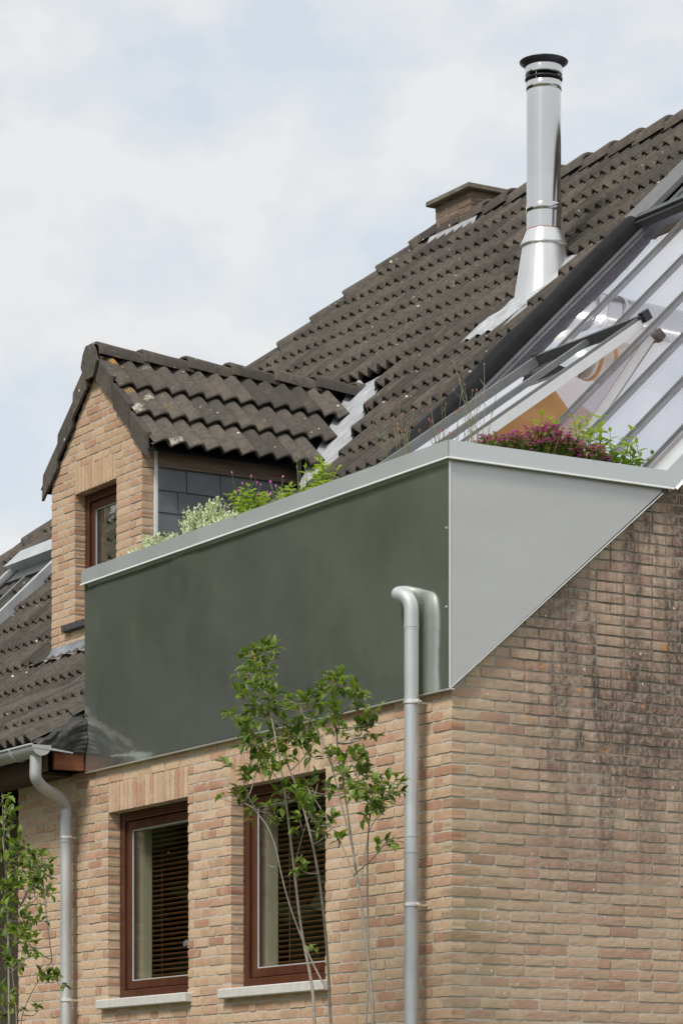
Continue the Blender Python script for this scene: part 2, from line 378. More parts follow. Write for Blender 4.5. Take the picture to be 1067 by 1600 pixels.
# ------------------------------------------------------------------ mesh builder
class MB:
    def __init__(s): s.v = []; s.f = []; s.smooth = []
    def add(s, vs, fs, smooth=False):
        o = len(s.v); s.v.extend([tuple(p) for p in vs])
        for f in fs: s.f.append(tuple(i + o for i in f)); s.smooth.append(smooth)
        return s
    def box(s, x0, x1, y0, y1, z0, z1, mat=None):
        vs = [Vector(p) for p in ((x0, y0, z0), (x1, y0, z0), (x1, y1, z0), (x0, y1, z0), (x0, y0, z1), (x1, y0, z1), (x1, y1, z1), (x0, y1, z1))]
        if mat is not None: vs = [mat @ p for p in vs]
        return s.add(vs, [(0, 3, 2, 1), (4, 5, 6, 7), (0, 1, 5, 4), (1, 2, 6, 5), (2, 3, 7, 6), (3, 0, 4, 7)])
    def bbox(s, x0, x1, y0, y1, z0, z1, b=0.004, mat=None):
        """box with chamfered edges"""
        xs, ys, zs = (x0, x1), (y0, y1), (z0, z1)
        pts = {}; vs = []
        for i in (0, 1):
            for j in (0, 1):
                for k in (0, 1):
                    sx, sy, sz = (1 - 2 * i) * b, (1 - 2 * j) * b, (1 - 2 * k) * b
                    for a, off in (('x', (0, sy, sz)), ('y', (sx, 0, sz)), ('z', (sx, sy, 0))):
                        pts[(i, j, k, a)] = len(vs)
                        p = Vector((xs[i] + off[0], ys[j] + off[1], zs[k] + off[2]))
                        vs.append(mat @ p if mat is not None else p)
        P = pts; fs = []
        for i in (0, 1):
            q = [P[(i, 0, 0, 'x')], P[(i, 1, 0, 'x')], P[(i, 1, 1, 'x')], P[(i, 0, 1, 'x')]]; fs.append(q if i else q[::-1])
            q = [P[(0, i, 0, 'y')], P[(0, i, 1, 'y')], P[(1, i, 1, 'y')], P[(1, i, 0, 'y')]]; fs.append(q if i else q[::-1])
            q = [P[(0, 0, i, 'z')], P[(1, 0, i, 'z')], P[(1, 1, i, 'z')], P[(0, 1, i, 'z')]]; fs.append(q if i else q[::-1])
        for a in (0, 1):
            for c in (0, 1):
                q = [P[(a, c, 0, 'x')], P[(a, c, 1, 'x')], P[(a, c, 1, 'y')], P[(a, c, 0, 'y')]]; fs.append(q if a != c else q[::-1])
                q = [P[(a, 0, c, 'x')], P[(a, 1, c, 'x')], P[(a, 1, c, 'z')], P[(a, 0, c, 'z')]]; fs.append(q if a == c else q[::-1])
                q = [P[(0, a, c, 'y')], P[(1, a, c, 'y')], P[(1, a, c, 'z')], P[(0, a, c, 'z')]]; fs.append(q if a != c else q[::-1])
        for i in (0, 1):
            for j in (0, 1):
                for k in (0, 1):
                    q = [P[(i, j, k, 'x')], P[(i, j, k, 'y')], P[(i, j, k, 'z')]]; fs.append(q if (i + j + k) % 2 else q[::-1])
        return s.add(vs, fs)
    def quad(s, a, b, c, d): return s.add([a, b, c, d], [(0, 1, 2, 3)])
    def prism(s, poly, off):
        """polygon (list of 3d points) extruded by vector off"""
        n = len(poly); off = Vector(off)
        vs = [Vector(p) for p in poly] + [Vector(p) + off for p in poly]
        fs = [tuple(range(n))[::-1], tuple(range(n, 2 * n))] + [(i, (i + 1) % n, (i + 1) % n + n, i + n) for i in range(n)]
        return s.add(vs, fs)
    def tube(s, pts, rad, n=8, cap=True, smooth=True):
        pts = [Vector(p) for p in pts]
        if not isinstance(rad, (list, tuple)): rad = [rad] * len(pts)
        vs = []; fs = []; up = None
        for i, p in enumerate(pts):
            if i == 0: d = pts[1] - p
            elif i == len(pts) - 1: d = p - pts[i - 1]
            else: d = (pts[i + 1] - p).normalized() + (p - pts[i - 1]).normalized()
            d.normalize()
            if up is None:
                up = d.cross(Vector((0.31, 0.77, 0.55)));
                if up.length < 0.05: up = d.cross(Vector((1, 0, 0)))
            up = (up - d * up.dot(d)).normalized(); w = d.cross(up)
            for k in range(n):
                a = 2 * PI * k / n
                vs.append(p + (up * math.cos(a) + w * math.sin(a)) * rad[i])
        for i in range(len(pts) - 1):
            for k in range(n):
                fs.append((i * n + k, i * n + (k + 1) % n, (i + 1) * n + (k + 1) % n, (i + 1) * n + k))
        s.add(vs, fs, smooth)
        if cap:
            s.add(vs[:n], [tuple(range(n))[::-1]]); s.add(vs[-n:], [tuple(range(n))])
        return s
    def lathe(s, prof, c, n=40, cap=True, smooth=True):
        """prof: (radius, z) list around vertical axis at c=(x,y)"""
        vs = []; fs = []
        for r, z in prof:
            for k in range(n):
                a = 2 * PI * k / n; vs.append((c[0] + r * math.cos(a), c[1] + r * math.sin(a), z))
        for i in range(len(prof) - 1):
            for k in range(n): fs.append((i * n + k, i * n + (k + 1) % n, (i + 1) * n + (k + 1) % n, (i + 1) * n + k))
        s.add(vs, fs, smooth)
        if cap:
            s.add(vs[:n], [tuple(range(n))[::-1]]); s.add(vs[-n:], [tuple(range(n))])
        return s
    def leaf(s, base, d, nrm, L, Wd, curl=0.15, fold=0.25):
        d = Vector(d).normalized(); nrm = Vector(nrm); nrm = (nrm - d * nrm.dot(d))
        if nrm.length < 1e-4: nrm = d.orthogonal()
        nrm.normalize(); w = d.cross(nrm); b = Vector(base)
        f = fold * Wd
        p = [b, b + d * L * .33 + w * Wd * .46 + nrm * f, b + d * L * .33 - w * Wd * .46 + nrm * f, b + d * L * .36,
             b + d * L * .68 + w * Wd * .38 + nrm * (f - curl * L * .4), b + d * L * .68 - w * Wd * .38 + nrm * (f - curl * L * .4), b + d * L * .70 - nrm * curl * L * .35, b + d * L - nrm * curl * L]
        return s.add(p, [(0, 3, 1), (0, 2, 3), (3, 6, 4, 1), (2, 5, 6, 3), (6, 7, 4), (5, 7, 6)], True)
    def mesh(s, name, mat):
        me = bpy.data.meshes.new(name); me.from_pydata(s.v, [], s.f); me.update()
        if any(s.smooth): me.polygons.foreach_set('use_smooth', s.smooth)
        if isinstance(mat, str): mat = M[mat]
        me.materials.append(mat)
        return me
    def build(s, name, mat, parent=None): return link(name, s.mesh(name, mat), parent)

def link(name, me, parent=None):
    o = bpy.data.objects.new(name, me); COL.objects.link(o)
    if parent is not None: attach(o, parent)
    return o
def attach(o, parent):
    o.parent = parent
    l = Vector((0, 0, 0)); p = parent
    while p is not None:
        l = l + p.location
        if p.parent is not None: l = l + p.matrix_parent_inverse.translation
        p = p.parent
    o.matrix_parent_inverse = Matrix.Translation(-l)
def tag(o, label=None, cat=None, group=None, kind=None):
    for k, v in (('label', label), ('category', cat), ('group', group), ('kind', kind)):
        if v: o[k] = v
    return o
def thing(name, label, cat, loc=(0, 0, 0), group=None):
    e = bpy.data.objects.new(name, None); COL.objects.link(e); e.location = loc; e.empty_display_size = 0.2
    return tag(e, label, cat, group)

def place(me, name, loc, rot, scale, parent):
    o = bpy.data.objects.new(name, me); COL.objects.link(o)
    o.location = loc; o.rotation_euler = rot; o.scale = scale; o.parent = parent
    return o

# ------------------------------------------------------------------ ground
g = MB().quad((-400, -400, 0), (400, -400, 0), (400, 400, 0), (-400, 400, 0)).build('ground', 'grass'); tag(g, kind='structure')

# ================================================================== THE HOUSE
P = R(44.0); TP = math.tan(P); CP, SP = math.cos(P), math.sin(P)
house = thing('brick_house', 'buff brick house with dark tiled hipped roof and gabled dormer', 'house')

# ---- brick meshes, shared
def brick_mesh(name, mat, lx=0.19, hz=0.05, dy=0.09, seed=0):
    rnd = random.Random(seed); nx = 7 if lx > 0.12 else 4; nzv = 3
    xs = [-lx / 2 + lx * i / nx for i in range(nx + 1)]; zs = [-hz / 2 + hz * k / nzv for k in range(nzv + 1)]
    vs = []; idx = {}
    ph = rnd.random() * 50
    for k, z in enumerate(zs):
        for i, x in enumerate(xs):
            edge = (i in (0, nx)) + (k in (0, nzv))
            y = 0.0016 * noise.noise(Vector((x * 22 + ph, z * 40, seed * 3.1))) + (0.0009 * edge)
            xx = x + (rnd.uniform(-.002, .002) if i in (0, nx) else 0)
            zz = z + 0.0035 * noise.noise(Vector((x * 18 + ph + 9, k * 7.7, seed))) + (0.0 if edge < 2 else (-0.0016 if k else 0.0016))
            idx[i, k] = len(vs); vs.append((xx, y, zz))
    n0 = len(vs)
    ring = [(i, 0) for i in range(nx + 1)] + [(nx, k) for k in range(1, nzv + 1)] + [(i, nzv) for i in range(nx - 1, -1, -1)] + [(0, k) for k in range(nzv - 1, 0, -1)]
    for (i, k) in ring:
        x, y, z = vs[idx[i, k]]; vs.append((x, dy, z))
    fs = [(idx[i, k], idx[i + 1, k], idx[i + 1, k + 1], idx[i, k + 1]) for i in range(nx) for k in range(nzv)]
    nr = len(ring)
    for a in range(nr):
        b = (a + 1) % nr
        fs.append((idx[ring[a]], n0 + a, n0 + b, idx[ring[b]]))
    me = bpy.data.meshes.new(name); me.from_pydata(vs, [], fs); me.update(); me.materials.append(M[mat])
    return me

class Bricks:
    """collects brick placements of one wall; the largest in view become objects, the rest one mesh"""
    def __init__(s, mat, many, seed):
        s.items = []; s.mat = mat; s.many = many
        s.full = [brick_mesh('brick', mat, 0.19, 0.05, 0.09, seed + i) for i in range(7)]
        s.half = [brick_mesh('brick', mat, 0.09, 0.05, 0.09, seed + 20 + i) for i in range(4)]
        s.rnd = random.Random(seed)
    def put(s, c, rotz, length, vertical=False, height=0.05):
        r = s.rnd
        if length > 0.12: me = r.choice(s.full); sx = length / 0.19
        else: me = r.choice(s.half); sx = length / 0.09
        off = r.uniform(-0.0028, 0.0028)
        n = Vector((math.sin(rotz), -math.cos(rotz), 0))
        c = Vector(c) + n * off
        rot = Euler((r.uniform(-.012, .012), (PI / 2 if vertical else 0) + r.uniform(-.006, .006), rotz))
        s.items.append((c, rot, (sx if r.random() < .5 else -sx if False else sx, 1, height / 0.05), me))
    def finish(s, parent, limit=300, in_view=None):
        scored = []
        for it in s.items:
            x, y, d = project(it[0])
            ok = -25 < x < 1095 and -20 < y < 1620 and (in_view is None or in_view(it[0], x, y))
            scored.append((0 if ok else 1, d, it))
        scored.sort(key=lambda t: (t[0], t[1]))
        objs = [t[2] for t in scored if t[0] == 0][:limit]; ids = set(id(t) for t in objs)
        rest = [it for it in s.items if id(it) not in ids]
        for c, rot, sc, me in objs: place(me, 'brick', c, rot, sc, parent)
        if rest:
            mb = MB()
            for c, rot, sc, me in rest:
                mt = Matrix.Translation(c) @ rot.to_matrix().to_4x4() @ Matrix.Diagonal((*sc, 1))
                mb.add([mt @ v.co for v in me.vertices], [tuple(p.vertices) for p in me.polygons])
            o = mb.build('brickwork', s.many, parent); tag(o, kind='stuff')

CZ = 0.062
# corner at origin; front wall in the plane x = 0 (runs along +y), gable wall in the plane y = 0 (runs along +x)
WIN = [(3.081, 4.214), (1.368, 2.516)]; WZ0, WZ1 = 2.600, 3.862
ZTOP = 4.17; YEND = 5.62
ZB0 = 1.674
NC = 60
rb = random.Random(5)

front = MB()
MD = 0.0045   # mortar recess
def wallx(y0, y1, z0, z1): front.box(MD, 0.26, y0, y1, z0, z1)
wallx(MD, WIN[1][0] - MD, 0, ZTOP); wallx(WIN[1][1] + MD, WIN[0][0] - MD, 0, ZTOP); wallx(WIN[0][1] + MD, YEND - MD, 0, ZTOP)
for a, b in WIN:
    wallx(a - MD, b + MD, 0, WZ0 - MD); wallx(a - MD, b + MD, WZ1 + MD, ZTOP)
front_wall = front.build('front_wall', 'mortar', house)
fb = Bricks('brick_front', 'brick_front_many', 100)
FR = -PI / 2
def fill_course(u0, u1, z, rnd, emit, lead=0.0):
    """lay stretchers and a few headers from u0 to u1"""
    u = u0
    first = True
    while u < u1 - 0.02:
        L = 0.19 if rnd.random() > 0.13 else 0.09
        if first and lead: L = lead
        first = False
        if u + L > u1 - 0.055: L = u1 - u
        if L > 0.24:
            emit(u, L / 2 - .005); emit(u + L / 2 + .005, L / 2 - .005)
        else: emit(u, L)
        u += L + 0.010
for k in range(NC):
    zc = ZB0 + k * CZ
    if zc + .025 > ZTOP + .02: break
    even = k % 2 == 0
    spans = []
    y0 = 0.0 if not even else 0.10
    zlo, zhi = zc - .025, zc + .025
    if zhi > WZ0 - .02 and zlo < WZ1 + 0.005 :
        spans = [(y0, WIN[1][0]), (WIN[1][1], WIN[0][0]), (WIN[0][1], YEND)]
    elif zlo >= WZ1 + .004 and zhi <= WZ1 + 0.205:
        spans = [(y0, WIN[1][0] - .0), (WIN[1][1], WIN[0][0]), (WIN[0][1], YEND)]
    else: spans = [(y0, YEND)]
    for si, (a, b) in enumerate(spans):
        lead = 0.0
        if si == 0 and not even: lead = 0.19
        elif si > 0: lead = 0.09 if even else 0.19
        elif len(spans) == 1 and even: lead = 0.19
        fill_course(a, b, zc, rb, lambda u, L, zc=zc: fb.put((0, u + L / 2, zc), FR, L, height=0.05), lead)
for a, b in WIN:
    n = round((b - a) / 0.0605)
    for i in range(n):
        y = a + (i + .5) * (b - a) / n
        fb.put((0, y, WZ1 + 0.102), FR, 0.196, vertical=True, height=0.049)
fb.finish(front_wall, 300, lambda p, x, y: True)

# ---- gable wall
SL0, SLK = 4.17, 0.868            # underside line of the metal panel on the gable
gable = MB()
gx = [(.2605, 0), (8, 0), (8, 7.0), (5.6, 9.40), (1.43, 5.42), (.2605, SL0 + .2605 * .874)]
gable.prism([(x, MD, z) for x, z in gx], (0, 0.26, 0))
gable.prism([(MD, MD, 4.172), (.259, MD, 4.172), (.259, MD, SL0 + .2605 * .874), (MD, MD, SL0 + .01)], (0, .2, 0))
gable_wall = gable.build('gable_wall', 'mortar_gable', house)
gb = Bricks('brick_gable', 'brick_gable_many', 300)
for k in range(70):
    zc = ZB0 + k * CZ
    even = k % 2 == 0
    x0 = 0.0 if even else 0.10
    x1 = 3.2
    xs = max(0.0, (zc - SL0) / SLK - 0.10)          # hidden behind the panel left of this
    if zc > 5.36: xs = max(xs, (zc - 4.08) / TP)
    def emit(u, L, zc=zc, xs=xs):
        if u + L < xs: return
        if zc > 5.40 and u < (zc - 4.02) / TP: return
        gb.put((u + L / 2, 0, zc), 0.0, L)
    if zc < 7.1: fill_course(x0, x1 + (0.1 if even else 0), zc, rb, emit, 0.19)
gb.finish(gable_wall, 300)

# far walls, so that the house is closed
o = MB().box(0.26, 11.2, 14.0, 14.26, 0, 4.3).box(11.2, 11.5, MD + .26, 14.26, 0, 4.3).build('rear_wall', 'mortar', house)
# recessed entrance bay beyond the brick front
o = MB().box(1.30, 1.5, YEND + .002, 14.0, 0, 4.3).box(.262, 1.30, YEND - .26, YEND - .012, 0, 4.2).build('porch_wall', 'plaster_dim', house)

# ---- windows
def window(y0, y1, z0, z1, xf=0.0, rec=0.095, room=True, dorm=False, parent=house, blind=True):
    w = link('window', None, parent)
    fw_, ft = 0.075, 0.055
    xa = xf + rec
    fr = MB()
    fr.bbox(xa, xa + .07, y1 - ft, y1 + .01, z0, z1 + .01); fr.bbox(xa, xa + .07, y0 - .01, y0 + ft, z0, z1 + .01)
    fr.bbox(xa + .001, xa + .069, y0 + ft, y1 - ft, z1 - ft, z1 + .009); fr.bbox(xa - .004, xa + .069, y0 + ft, y1 - ft, z0 + .001, z0 + ft)
    fr.build('frame', 'frame_wood', w)
    sa = MB(); b = ft + .004; t = .058
    xs = xa + .018
    sa.bbox(xs, xs + .055, y1 - b - t, y1 - b, z0 + b, z1 - b); sa.bbox(xs, xs + .055, y0 + b, y0 + b + t, z0 + b, z1 - b)
    sa.bbox(xs + .001, xs + .054, y0 + b + t, y1 - b - t, z1 - b - t, z1 - b - .001); sa.bbox(xs + .001, xs + .054, y0 + b + t, y1 - b - t, z0 + b + .001, z0 + b + t)
    sa.build('sash', 'frame_wood', w)
    gy0, gy1, gz0, gz1 = y0 + b + t - .004, y1 - b - t + .004, z0 + b + t - .004, z1 - b - t + .004
    # pale spacer/gasket along the glass edge
    gk = MB(); gq = .012
    gk.box(xs + .012, xs + .020, gy1 - gq, gy1, gz0, gz1).box(xs + .012, xs + .020, gy0, gy0 + gq, gz0, gz1)
    gk.box(xs + .0125, xs + .0195, gy0 + gq, gy1 - gq, gz0, gz0 + gq).box(xs + .0125, xs + .0195, gy0 + gq, gy1 - gq, gz1 - gq, gz1)
    gk.build('glazing_bead', 'alu_pale', w)
    MB().box(xs + .022, xs + .030, gy0, gy1, gz0, gz1).build('pane', 'glass', w)
    # inner lining and dark room
    xi = xs + .056
    ln = MB(); dp = .03 if dorm else .112
    ln.box(xi, xi + dp, y1 - b - t + .012, y1 - b - t + .03, z0, z1).box(xi, xi + dp, y0 + b + t - .03, y0 + b + t - .012, z0, z1)
    ln.box(xi, xi + dp, y0 + b + t - .012, y1 - b - t + .012, z1 - b - t + .012, z1 - b - t + .03).box(xi, xi + dp, y0 + b + t - .012, y1 - b - t + .012, z0 + b + t - .03, z0 + b + t - .012)
    ln.build('lining', 'cream', w)
    xr = xi + dp + .002
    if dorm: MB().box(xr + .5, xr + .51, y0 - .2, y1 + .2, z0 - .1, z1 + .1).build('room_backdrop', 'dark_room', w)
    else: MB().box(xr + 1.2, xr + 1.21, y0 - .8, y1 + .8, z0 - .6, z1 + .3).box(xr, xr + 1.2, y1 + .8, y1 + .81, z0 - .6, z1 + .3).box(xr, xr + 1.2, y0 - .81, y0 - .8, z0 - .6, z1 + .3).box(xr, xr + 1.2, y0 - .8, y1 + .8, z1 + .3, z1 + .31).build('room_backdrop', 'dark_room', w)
    if blind:
        xb = xi + .115
        n = int((gz1 - gz0) / .0335)
        sl = MB().bbox(xb - .012, xb + .013, gy0 - .006, gy1 + .006, -.0012, .0012, .0005, Matrix.Rotation(0, 4, 'Y')).mesh('slat', 'blind')
        for i in range(n + 1):
            z = gz0 + .01 + i * .0335
            so = place(sl, 'slat', (0, 0, 0), (0, 0, 0), (1, 1, 1), w)
            mt = Matrix.Translation((xb, 0, z)) @ Matrix.Rotation(R(24), 4, 'Y') @ Matrix.Translation((-xb, 0, 0))
            so.matrix_basis = mt
        cd = MB()
        for y in (gy0 + .16, gy1 - .16): cd.tube([(xb - .016, y, gz0), (xb - .016, y, gz1)], .0018, 5)
        cd.build('blind_cord', 'blind', w)
    return w
for (a, b) in WIN:
    w = window(a, b, WZ0 + .012, WZ1)
    sl = MB(); sl.bbox(-.055, .10, a - .055, b + .075, WZ0 - .058, WZ0 + .004, .006)
    sl.build('sill', 'stone', w)
    MB().bbox(-.0565, -.050, a - .056, a - .05, WZ0 - .052, WZ0, .001).build('sill_joint', 'dark_stone', w) if False else None

# ---- eaves on the left of the metal box
ZK = 4.57; TK = 0.625; XK = 0.79         # flatter bottom of the roof
ez0 = 4.488
soff = MB()
soff.box(-.30, .0 - .003, ez0 + .26, 14.3, 4.165, 4.185)
soff.box(-.335, -.302, ez0 + .02, 14.3, 4.16, 4.30)
soff.build('soffit', 'soffit_wood', house)
eb = MB().bbox(-.272, -.045, ez0 - .012, ez0 + .018, 4.172, 4.288, .004)
eb.build('eaves_end_board', 'red_wood', house)
# crumpled black membrane on the cut end of the eaves
mem = MB(); nx_, nz_ = 36, 30
def mem_p(i, k):
    u = i / nx_; v = k / nz_
    x = -.415 + u * .37
    ztop = 4.345 + (x + .415) * .60 + .012 * math.sin(u * 17)
    z = 4.283 + (ztop - 4.283) * v
    rib = .0035 * math.sin(z * 2 * PI / .0125) if u > .35 else 0
    y = ez0 - .030 - .022 * math.sin(v * PI) - .030 * noise.noise(Vector((u * 4.2, v * 3, 3))) - rib
    if v > .86: y += (v - .86) * .5
    return (x, y, z)
vs = [mem_p(i, k) for k in range(nz_ + 1) for i in range(nx_ + 1)]
mem.add(vs, [(k * (nx_ + 1) + i, k * (nx_ + 1) + i + 1, (k + 1) * (nx_ + 1) + i + 1, (k + 1) * (nx_ + 1) + i) for k in range(nz_) for i in range(nx_)], True)
o = mem.build('eaves_membrane', 'membrane_dusty', house)
tag(o, 'torn black ribbed membrane on the cut eaves end')

# ---- roof deck (dark sheets under the tiles)
Z0 = 4.30
def zr(x): return Z0 + TP * x if x > XK else ZK + TK * (x) + (Z0 + TP * XK - ZK - TK * XK)
RX, RYE = 5.60, 8.95              # ridge x, hip start y
GE = 4.03                         # left edge of the glazing
roof_d = MB()
dz = -.035
XE = -.42
def Pz(x, y, d=dz): return (x, y, zr(x) + d)
hipy = lambda x: RYE + (RX - x)
roof_d.add([Pz(XK, GE + .1), Pz(RX, GE + .1), Pz(RX, RYE), Pz(XK, hipy(XK))], [(0, 1, 2, 3)])
roof_d.add([Pz(XE, 4.53), Pz(XK, 4.53), Pz(XK, hipy(XK)), Pz(XE, hipy(XE))], [(0, 1, 2, 3)])
# hip face and back face
BX = 2 * RX - XE
roof_d.add([Pz(RX, RYE), (BX, hipy(XE), zr(XE) + dz), Pz(XE, hipy(XE))], [(0, 1, 2)])
roof_d.add([Pz(RX, 0), (BX, 0, zr(XE) + dz), (BX, hipy(XE), zr(XE) + dz), Pz(RX, RYE)], [(0, 1, 2, 3)])
roof = roof_d.build('roof', 'membrane', house)

# ---- tile meshes
def tile_mesh(name, mat, W_, LEN, seed=0, step=.042, A=.064, pw=1.0, groove=.010, th=.030):
    """x across (two rolls), y up the slope from the nose at 0, z away from the roof"""
    n = 40; rnd = random.Random(seed)
    def prof(t):
        # t in 0..2 rolls: broad crest, narrow trough, steeper on one side
        u = t - math.floor(t)
        q = u / .60 * .5 if u < .60 else .5 + (u - .60) / .40 * .5
        return A * max(0.0, 0.5 - 0.5 * math.cos(2 * PI * q)) ** pw - groove * math.exp(-((u - .74) / .05) ** 2)
    rows = []
    j = [rnd.uniform(-.002, .002) for _ in range(n + 1)]
    for (y, dzz) in ((.035, -th - .002), (.000, -th), (-.005, -.008), (.006, .001), (.06, .001), (LEN, 0)):
        tilt = step * (1 - y / LEN)
        rows.append([((i / n - .5) * W_, y, prof(2 * i / n) + tilt + dzz + (j[i] if y < .03 else 0)) for i in range(n + 1)])
    vs = [p for r in rows for p in r]
    fs = [(r * (n + 1) + i, r * (n + 1) + i + 1, (r + 1) * (n + 1) + i + 1, (r + 1) * (n + 1) + i) for r in range(len(rows) - 1) for i in range(n)]
    # side edge of the tile
    m = len(vs)
    for y, zz in ((0, step - .018), (LEN, -.016)):
        vs.append((W_ / 2, y, zz))
    me = bpy.data.meshes.new(name); me.from_pydata(vs[:m], [], fs); me.update(); me.materials.append(M[mat])
    me.polygons.foreach_set('use_smooth', [True] * len(me.polygons))
    return me

TW, TG = 0.280, 0.3885
ROT_MAIN = Matrix(((0, CP, -SP), (-1, 0, 0), (0, SP, CP)))       # columns: x->-y, y->upslope, z->normal
tmain = [tile_mesh('roof_tile', 'tile', TW, TG + .06, i) for i in range(5)]
# dormer numbers
DX = 1.20; DY0, DY1 = 6.02, 7.55; DRY, DRZ = 6.76, 7.67; DEY = 5.86
def dormer_roof_half(x):          # half width of the dormer roof in plan where it meets the main roof
    return max(0.0, min(.93, (DRZ - (Z0 + TP * x)) / TP))
items = []
rt_ = random.Random(8)
rows = 17
for r_ in range(-1, rows):
    s0 = r_ * TG
    xc = XK + .02 + (s0 + TG / 2) * CP
    y = GE + .13 + TW / 2
    while y < hipy(xc) - .02:
        hw = dormer_roof_half(xc - .10)
        keep = True
        if hw > 0 and xc > DX - .12:
            lo = DRY - hw - (.47 if xc > 2.3 else .05); hi = DRY + hw + .05
            if xc < 2.5: lo = min(lo, DY0 - .1); hi = DY1 + .03
            if lo < y < hi: keep = False
        elif xc > DX - .12 and xc < 3.5 and abs(y - DRY) < .12: keep = False
        if xc > DX and xc < 2.2 and DY0 - .12 < y < DY1 - .02: keep = False
        if xc < 1.45 and y < 5.9: keep = False
        # opening for the lead around the steel flue
        if 3.50 < xc < 4.15 and 4.47 < y < 4.98: keep = False
        if keep:
            xn = XK + .02 + s0 * CP
            items.append((Vector((xn, y + rt_.uniform(-.004, .004), zr(XK + .02) + (xn - XK - .02) * TP + rt_.uniform(-.002, .006))), rt_.uniform(-.006, .006)))
        y += TW
# flatter courses at the foot of the roof
PK = math.atan(TK); ck, sk = math.cos(PK), math.sin(PK)
ROT_K = Matrix(((0, ck, -sk), (-1, 0, 0), (0, sk, ck)))
items_k = []
for r_ in range(3):
    xn = XE + .03 + r_ * .375 * ck
    y = 4.53 + TW / 2
    while y < 13.8:
        items_k.append((Vector((xn, y, zr(XE) + (xn - XE) * TK)), rt_.uniform(-.006, .006))); y += TW
alltiles = [(p, a, ROT_MAIN) for p, a in items] + [(p, a, ROT_K) for p, a in items_k]
def tile_vis(p):
    x, y, d = project(p)
    ok = -20 < x < 1090 and -20 < y < 1620
    if 80 < x < 440 and 600 < y: ok = False          # behind the dormer / metal box
    if x > 135 and y > 905 - (x - 135) * .36: ok = False
    return ok, d
sc_ = sorted(alltiles, key=lambda t: (not tile_vis(t[0])[0], tile_vis(t[0])[1]))
for p, a, rm in sc_[:300]:
    o = place(random.choice(tmain), 'roof_tile', p, (rm @ Matrix.Rotation(a, 3, 'Z')).to_euler(), (1, 1, 1), roof)
mb = MB()
for p, a, rm in sc_[300:]:
    me = random.choice(tmain); mt = Matrix.Translation(p) @ (rm @ Matrix.Rotation(a, 3, 'Z')).to_4x4()
    mb.add([mt @ v.co for v in me.vertices], [tuple(q.vertices) for q in me.polygons], True)
o = mb.build('roof_tiling', 'tile_many', roof); tag(o, kind='stuff')

# ---- ridge and hip tiles
def cap_mesh(name, mat, LEN=.42, w=.125, h=.095, th=.02, seed=0):
    rnd = random.Random(seed); n = 8
    vs = []; fs = []
    def ring(y, k, dz_):
        for i in range(n + 1):
            a = PI * (i / n) * 1.04 - PI * .02
            vs.append((-math.cos(a) * w * k + rnd.uniform(-.002, .002), y, math.sin(a) ** .8 * h * k * (1 if math.sin(a) > 0 else 0) + dz_ + rnd.uniform(-.002, .002) - (.03 if i in (0, n) else 0)) if math.sin(a) > 0 else (-math.cos(a) * w * k, y, dz_ - .03))
    ring(.0, .86, .012); ring(-.004, 1.0, .016); ring(.01, 1.05, .018); ring(LEN * .5, 1.0, .006); ring(LEN, .95, -.004)
    for r in range(4):
        for i in range(n): fs.append((r * (n + 1) + i, (r + 1) * (n + 1) + i, (r + 1) * (n + 1) + i + 1, r * (n + 1) + i + 1))
    me = bpy.data.meshes.new(name); me.from_pydata(vs, [], fs); me.update(); me.materials.append(M[mat])
    me.polygons.foreach_set('use_smooth', [True] * len(me.polygons))
    return me
caps = [cap_mesh('ridge_tile', 'tile', seed=i) for i in range(4)]
def cap_row(p0, p1, meshes, parent, gauge=.37, name='ridge_tile', side=None):
    p0, p1 = Vector(p0), Vector(p1); d = (p1 - p0); L = d.length; d.normalize()
    xax = d.cross(Vector((0, 0, 1))).normalized(); zax = xax.cross(d)
    m3 = Matrix((xax, d, zax)).transposed()
    k = 0
    while k * gauge < L - .05:
        j = Matrix.Rotation(random.uniform(-.02, .02), 3, 'Z') @ Matrix.Rotation(-.022 + random.uniform(-.006, .006), 3, 'X')
        place(random.choice(meshes), name, p0 + d * (k * gauge) + Vector((0, 0, random.uniform(-.004, .006))), (m3 @ j).to_euler(), (1, 1, 1), parent); k += 1
zrdg = zr(RX) + .030
cap_row((RX, 0.1, zrdg), (RX, RYE, zrdg), caps, roof)
hip0 = Vector((XE + 1.2, hipy(XE + 1.2), zr(XE + 1.2) + .02)); hip1 = Vector((RX, RYE, zrdg - .01))
cap_row(hip0, hip1, caps, roof, name='hip_tile')
# bedding mortar strip below the ridge tiles
o = MB().box(RX - .10, RX + .1, .1, RYE, zr(RX) - .06, zr(RX) + .015).build('ridge_bedding', 'dark_stone', roof)

# ---- chimney
ch = thing('brick_chimney', 'small dark brick chimney with flat concrete slab on the ridge', 'chimney', (5.85, 8.34, 9.5))
CX0, CX1, CY0, CY1, CZ0, CZ1 = 5.49, 6.22, 8.06, 8.62, 9.2, 9.97
core = MB().box(CX0 + MD, CX1, CY0 + MD, CY1, CZ0, CZ1).build('stack', 'mortar_gable', ch)
cb = Bricks('brick_chimney', 'brick_chimney', 700)
rc = random.Random(3)
for k in range(14):
    zc = CZ1 - .032 - k * CZ; even = k % 2 == 0
    fill_course(CX0 + (0 if even else .10), CX1, zc, rc, lambda u, L: cb.put((u + L / 2, CY0, zc), 0, L), .19)
    fill_course(CY0 + (.10 if even else 0), CY1, zc, rc, lambda u, L: cb.put((CX0, u + L / 2, zc), FR, L), .19)
core.location = (0, 0, 0)
for c, rot, sc, me in cb.items:
    if c.z < zr(min(c.x, RX)) - .15: continue
    o = place(me, 'brick', c, rot, sc, core)
o = MB().bbox(CX0 - .065, CX1 + .065, CY0 - .065, CY1 + .065, CZ1, CZ1 + .045, .006).build('cap_slab', 'slab', ch)
fl = MB(); nfl = 16
vs = []
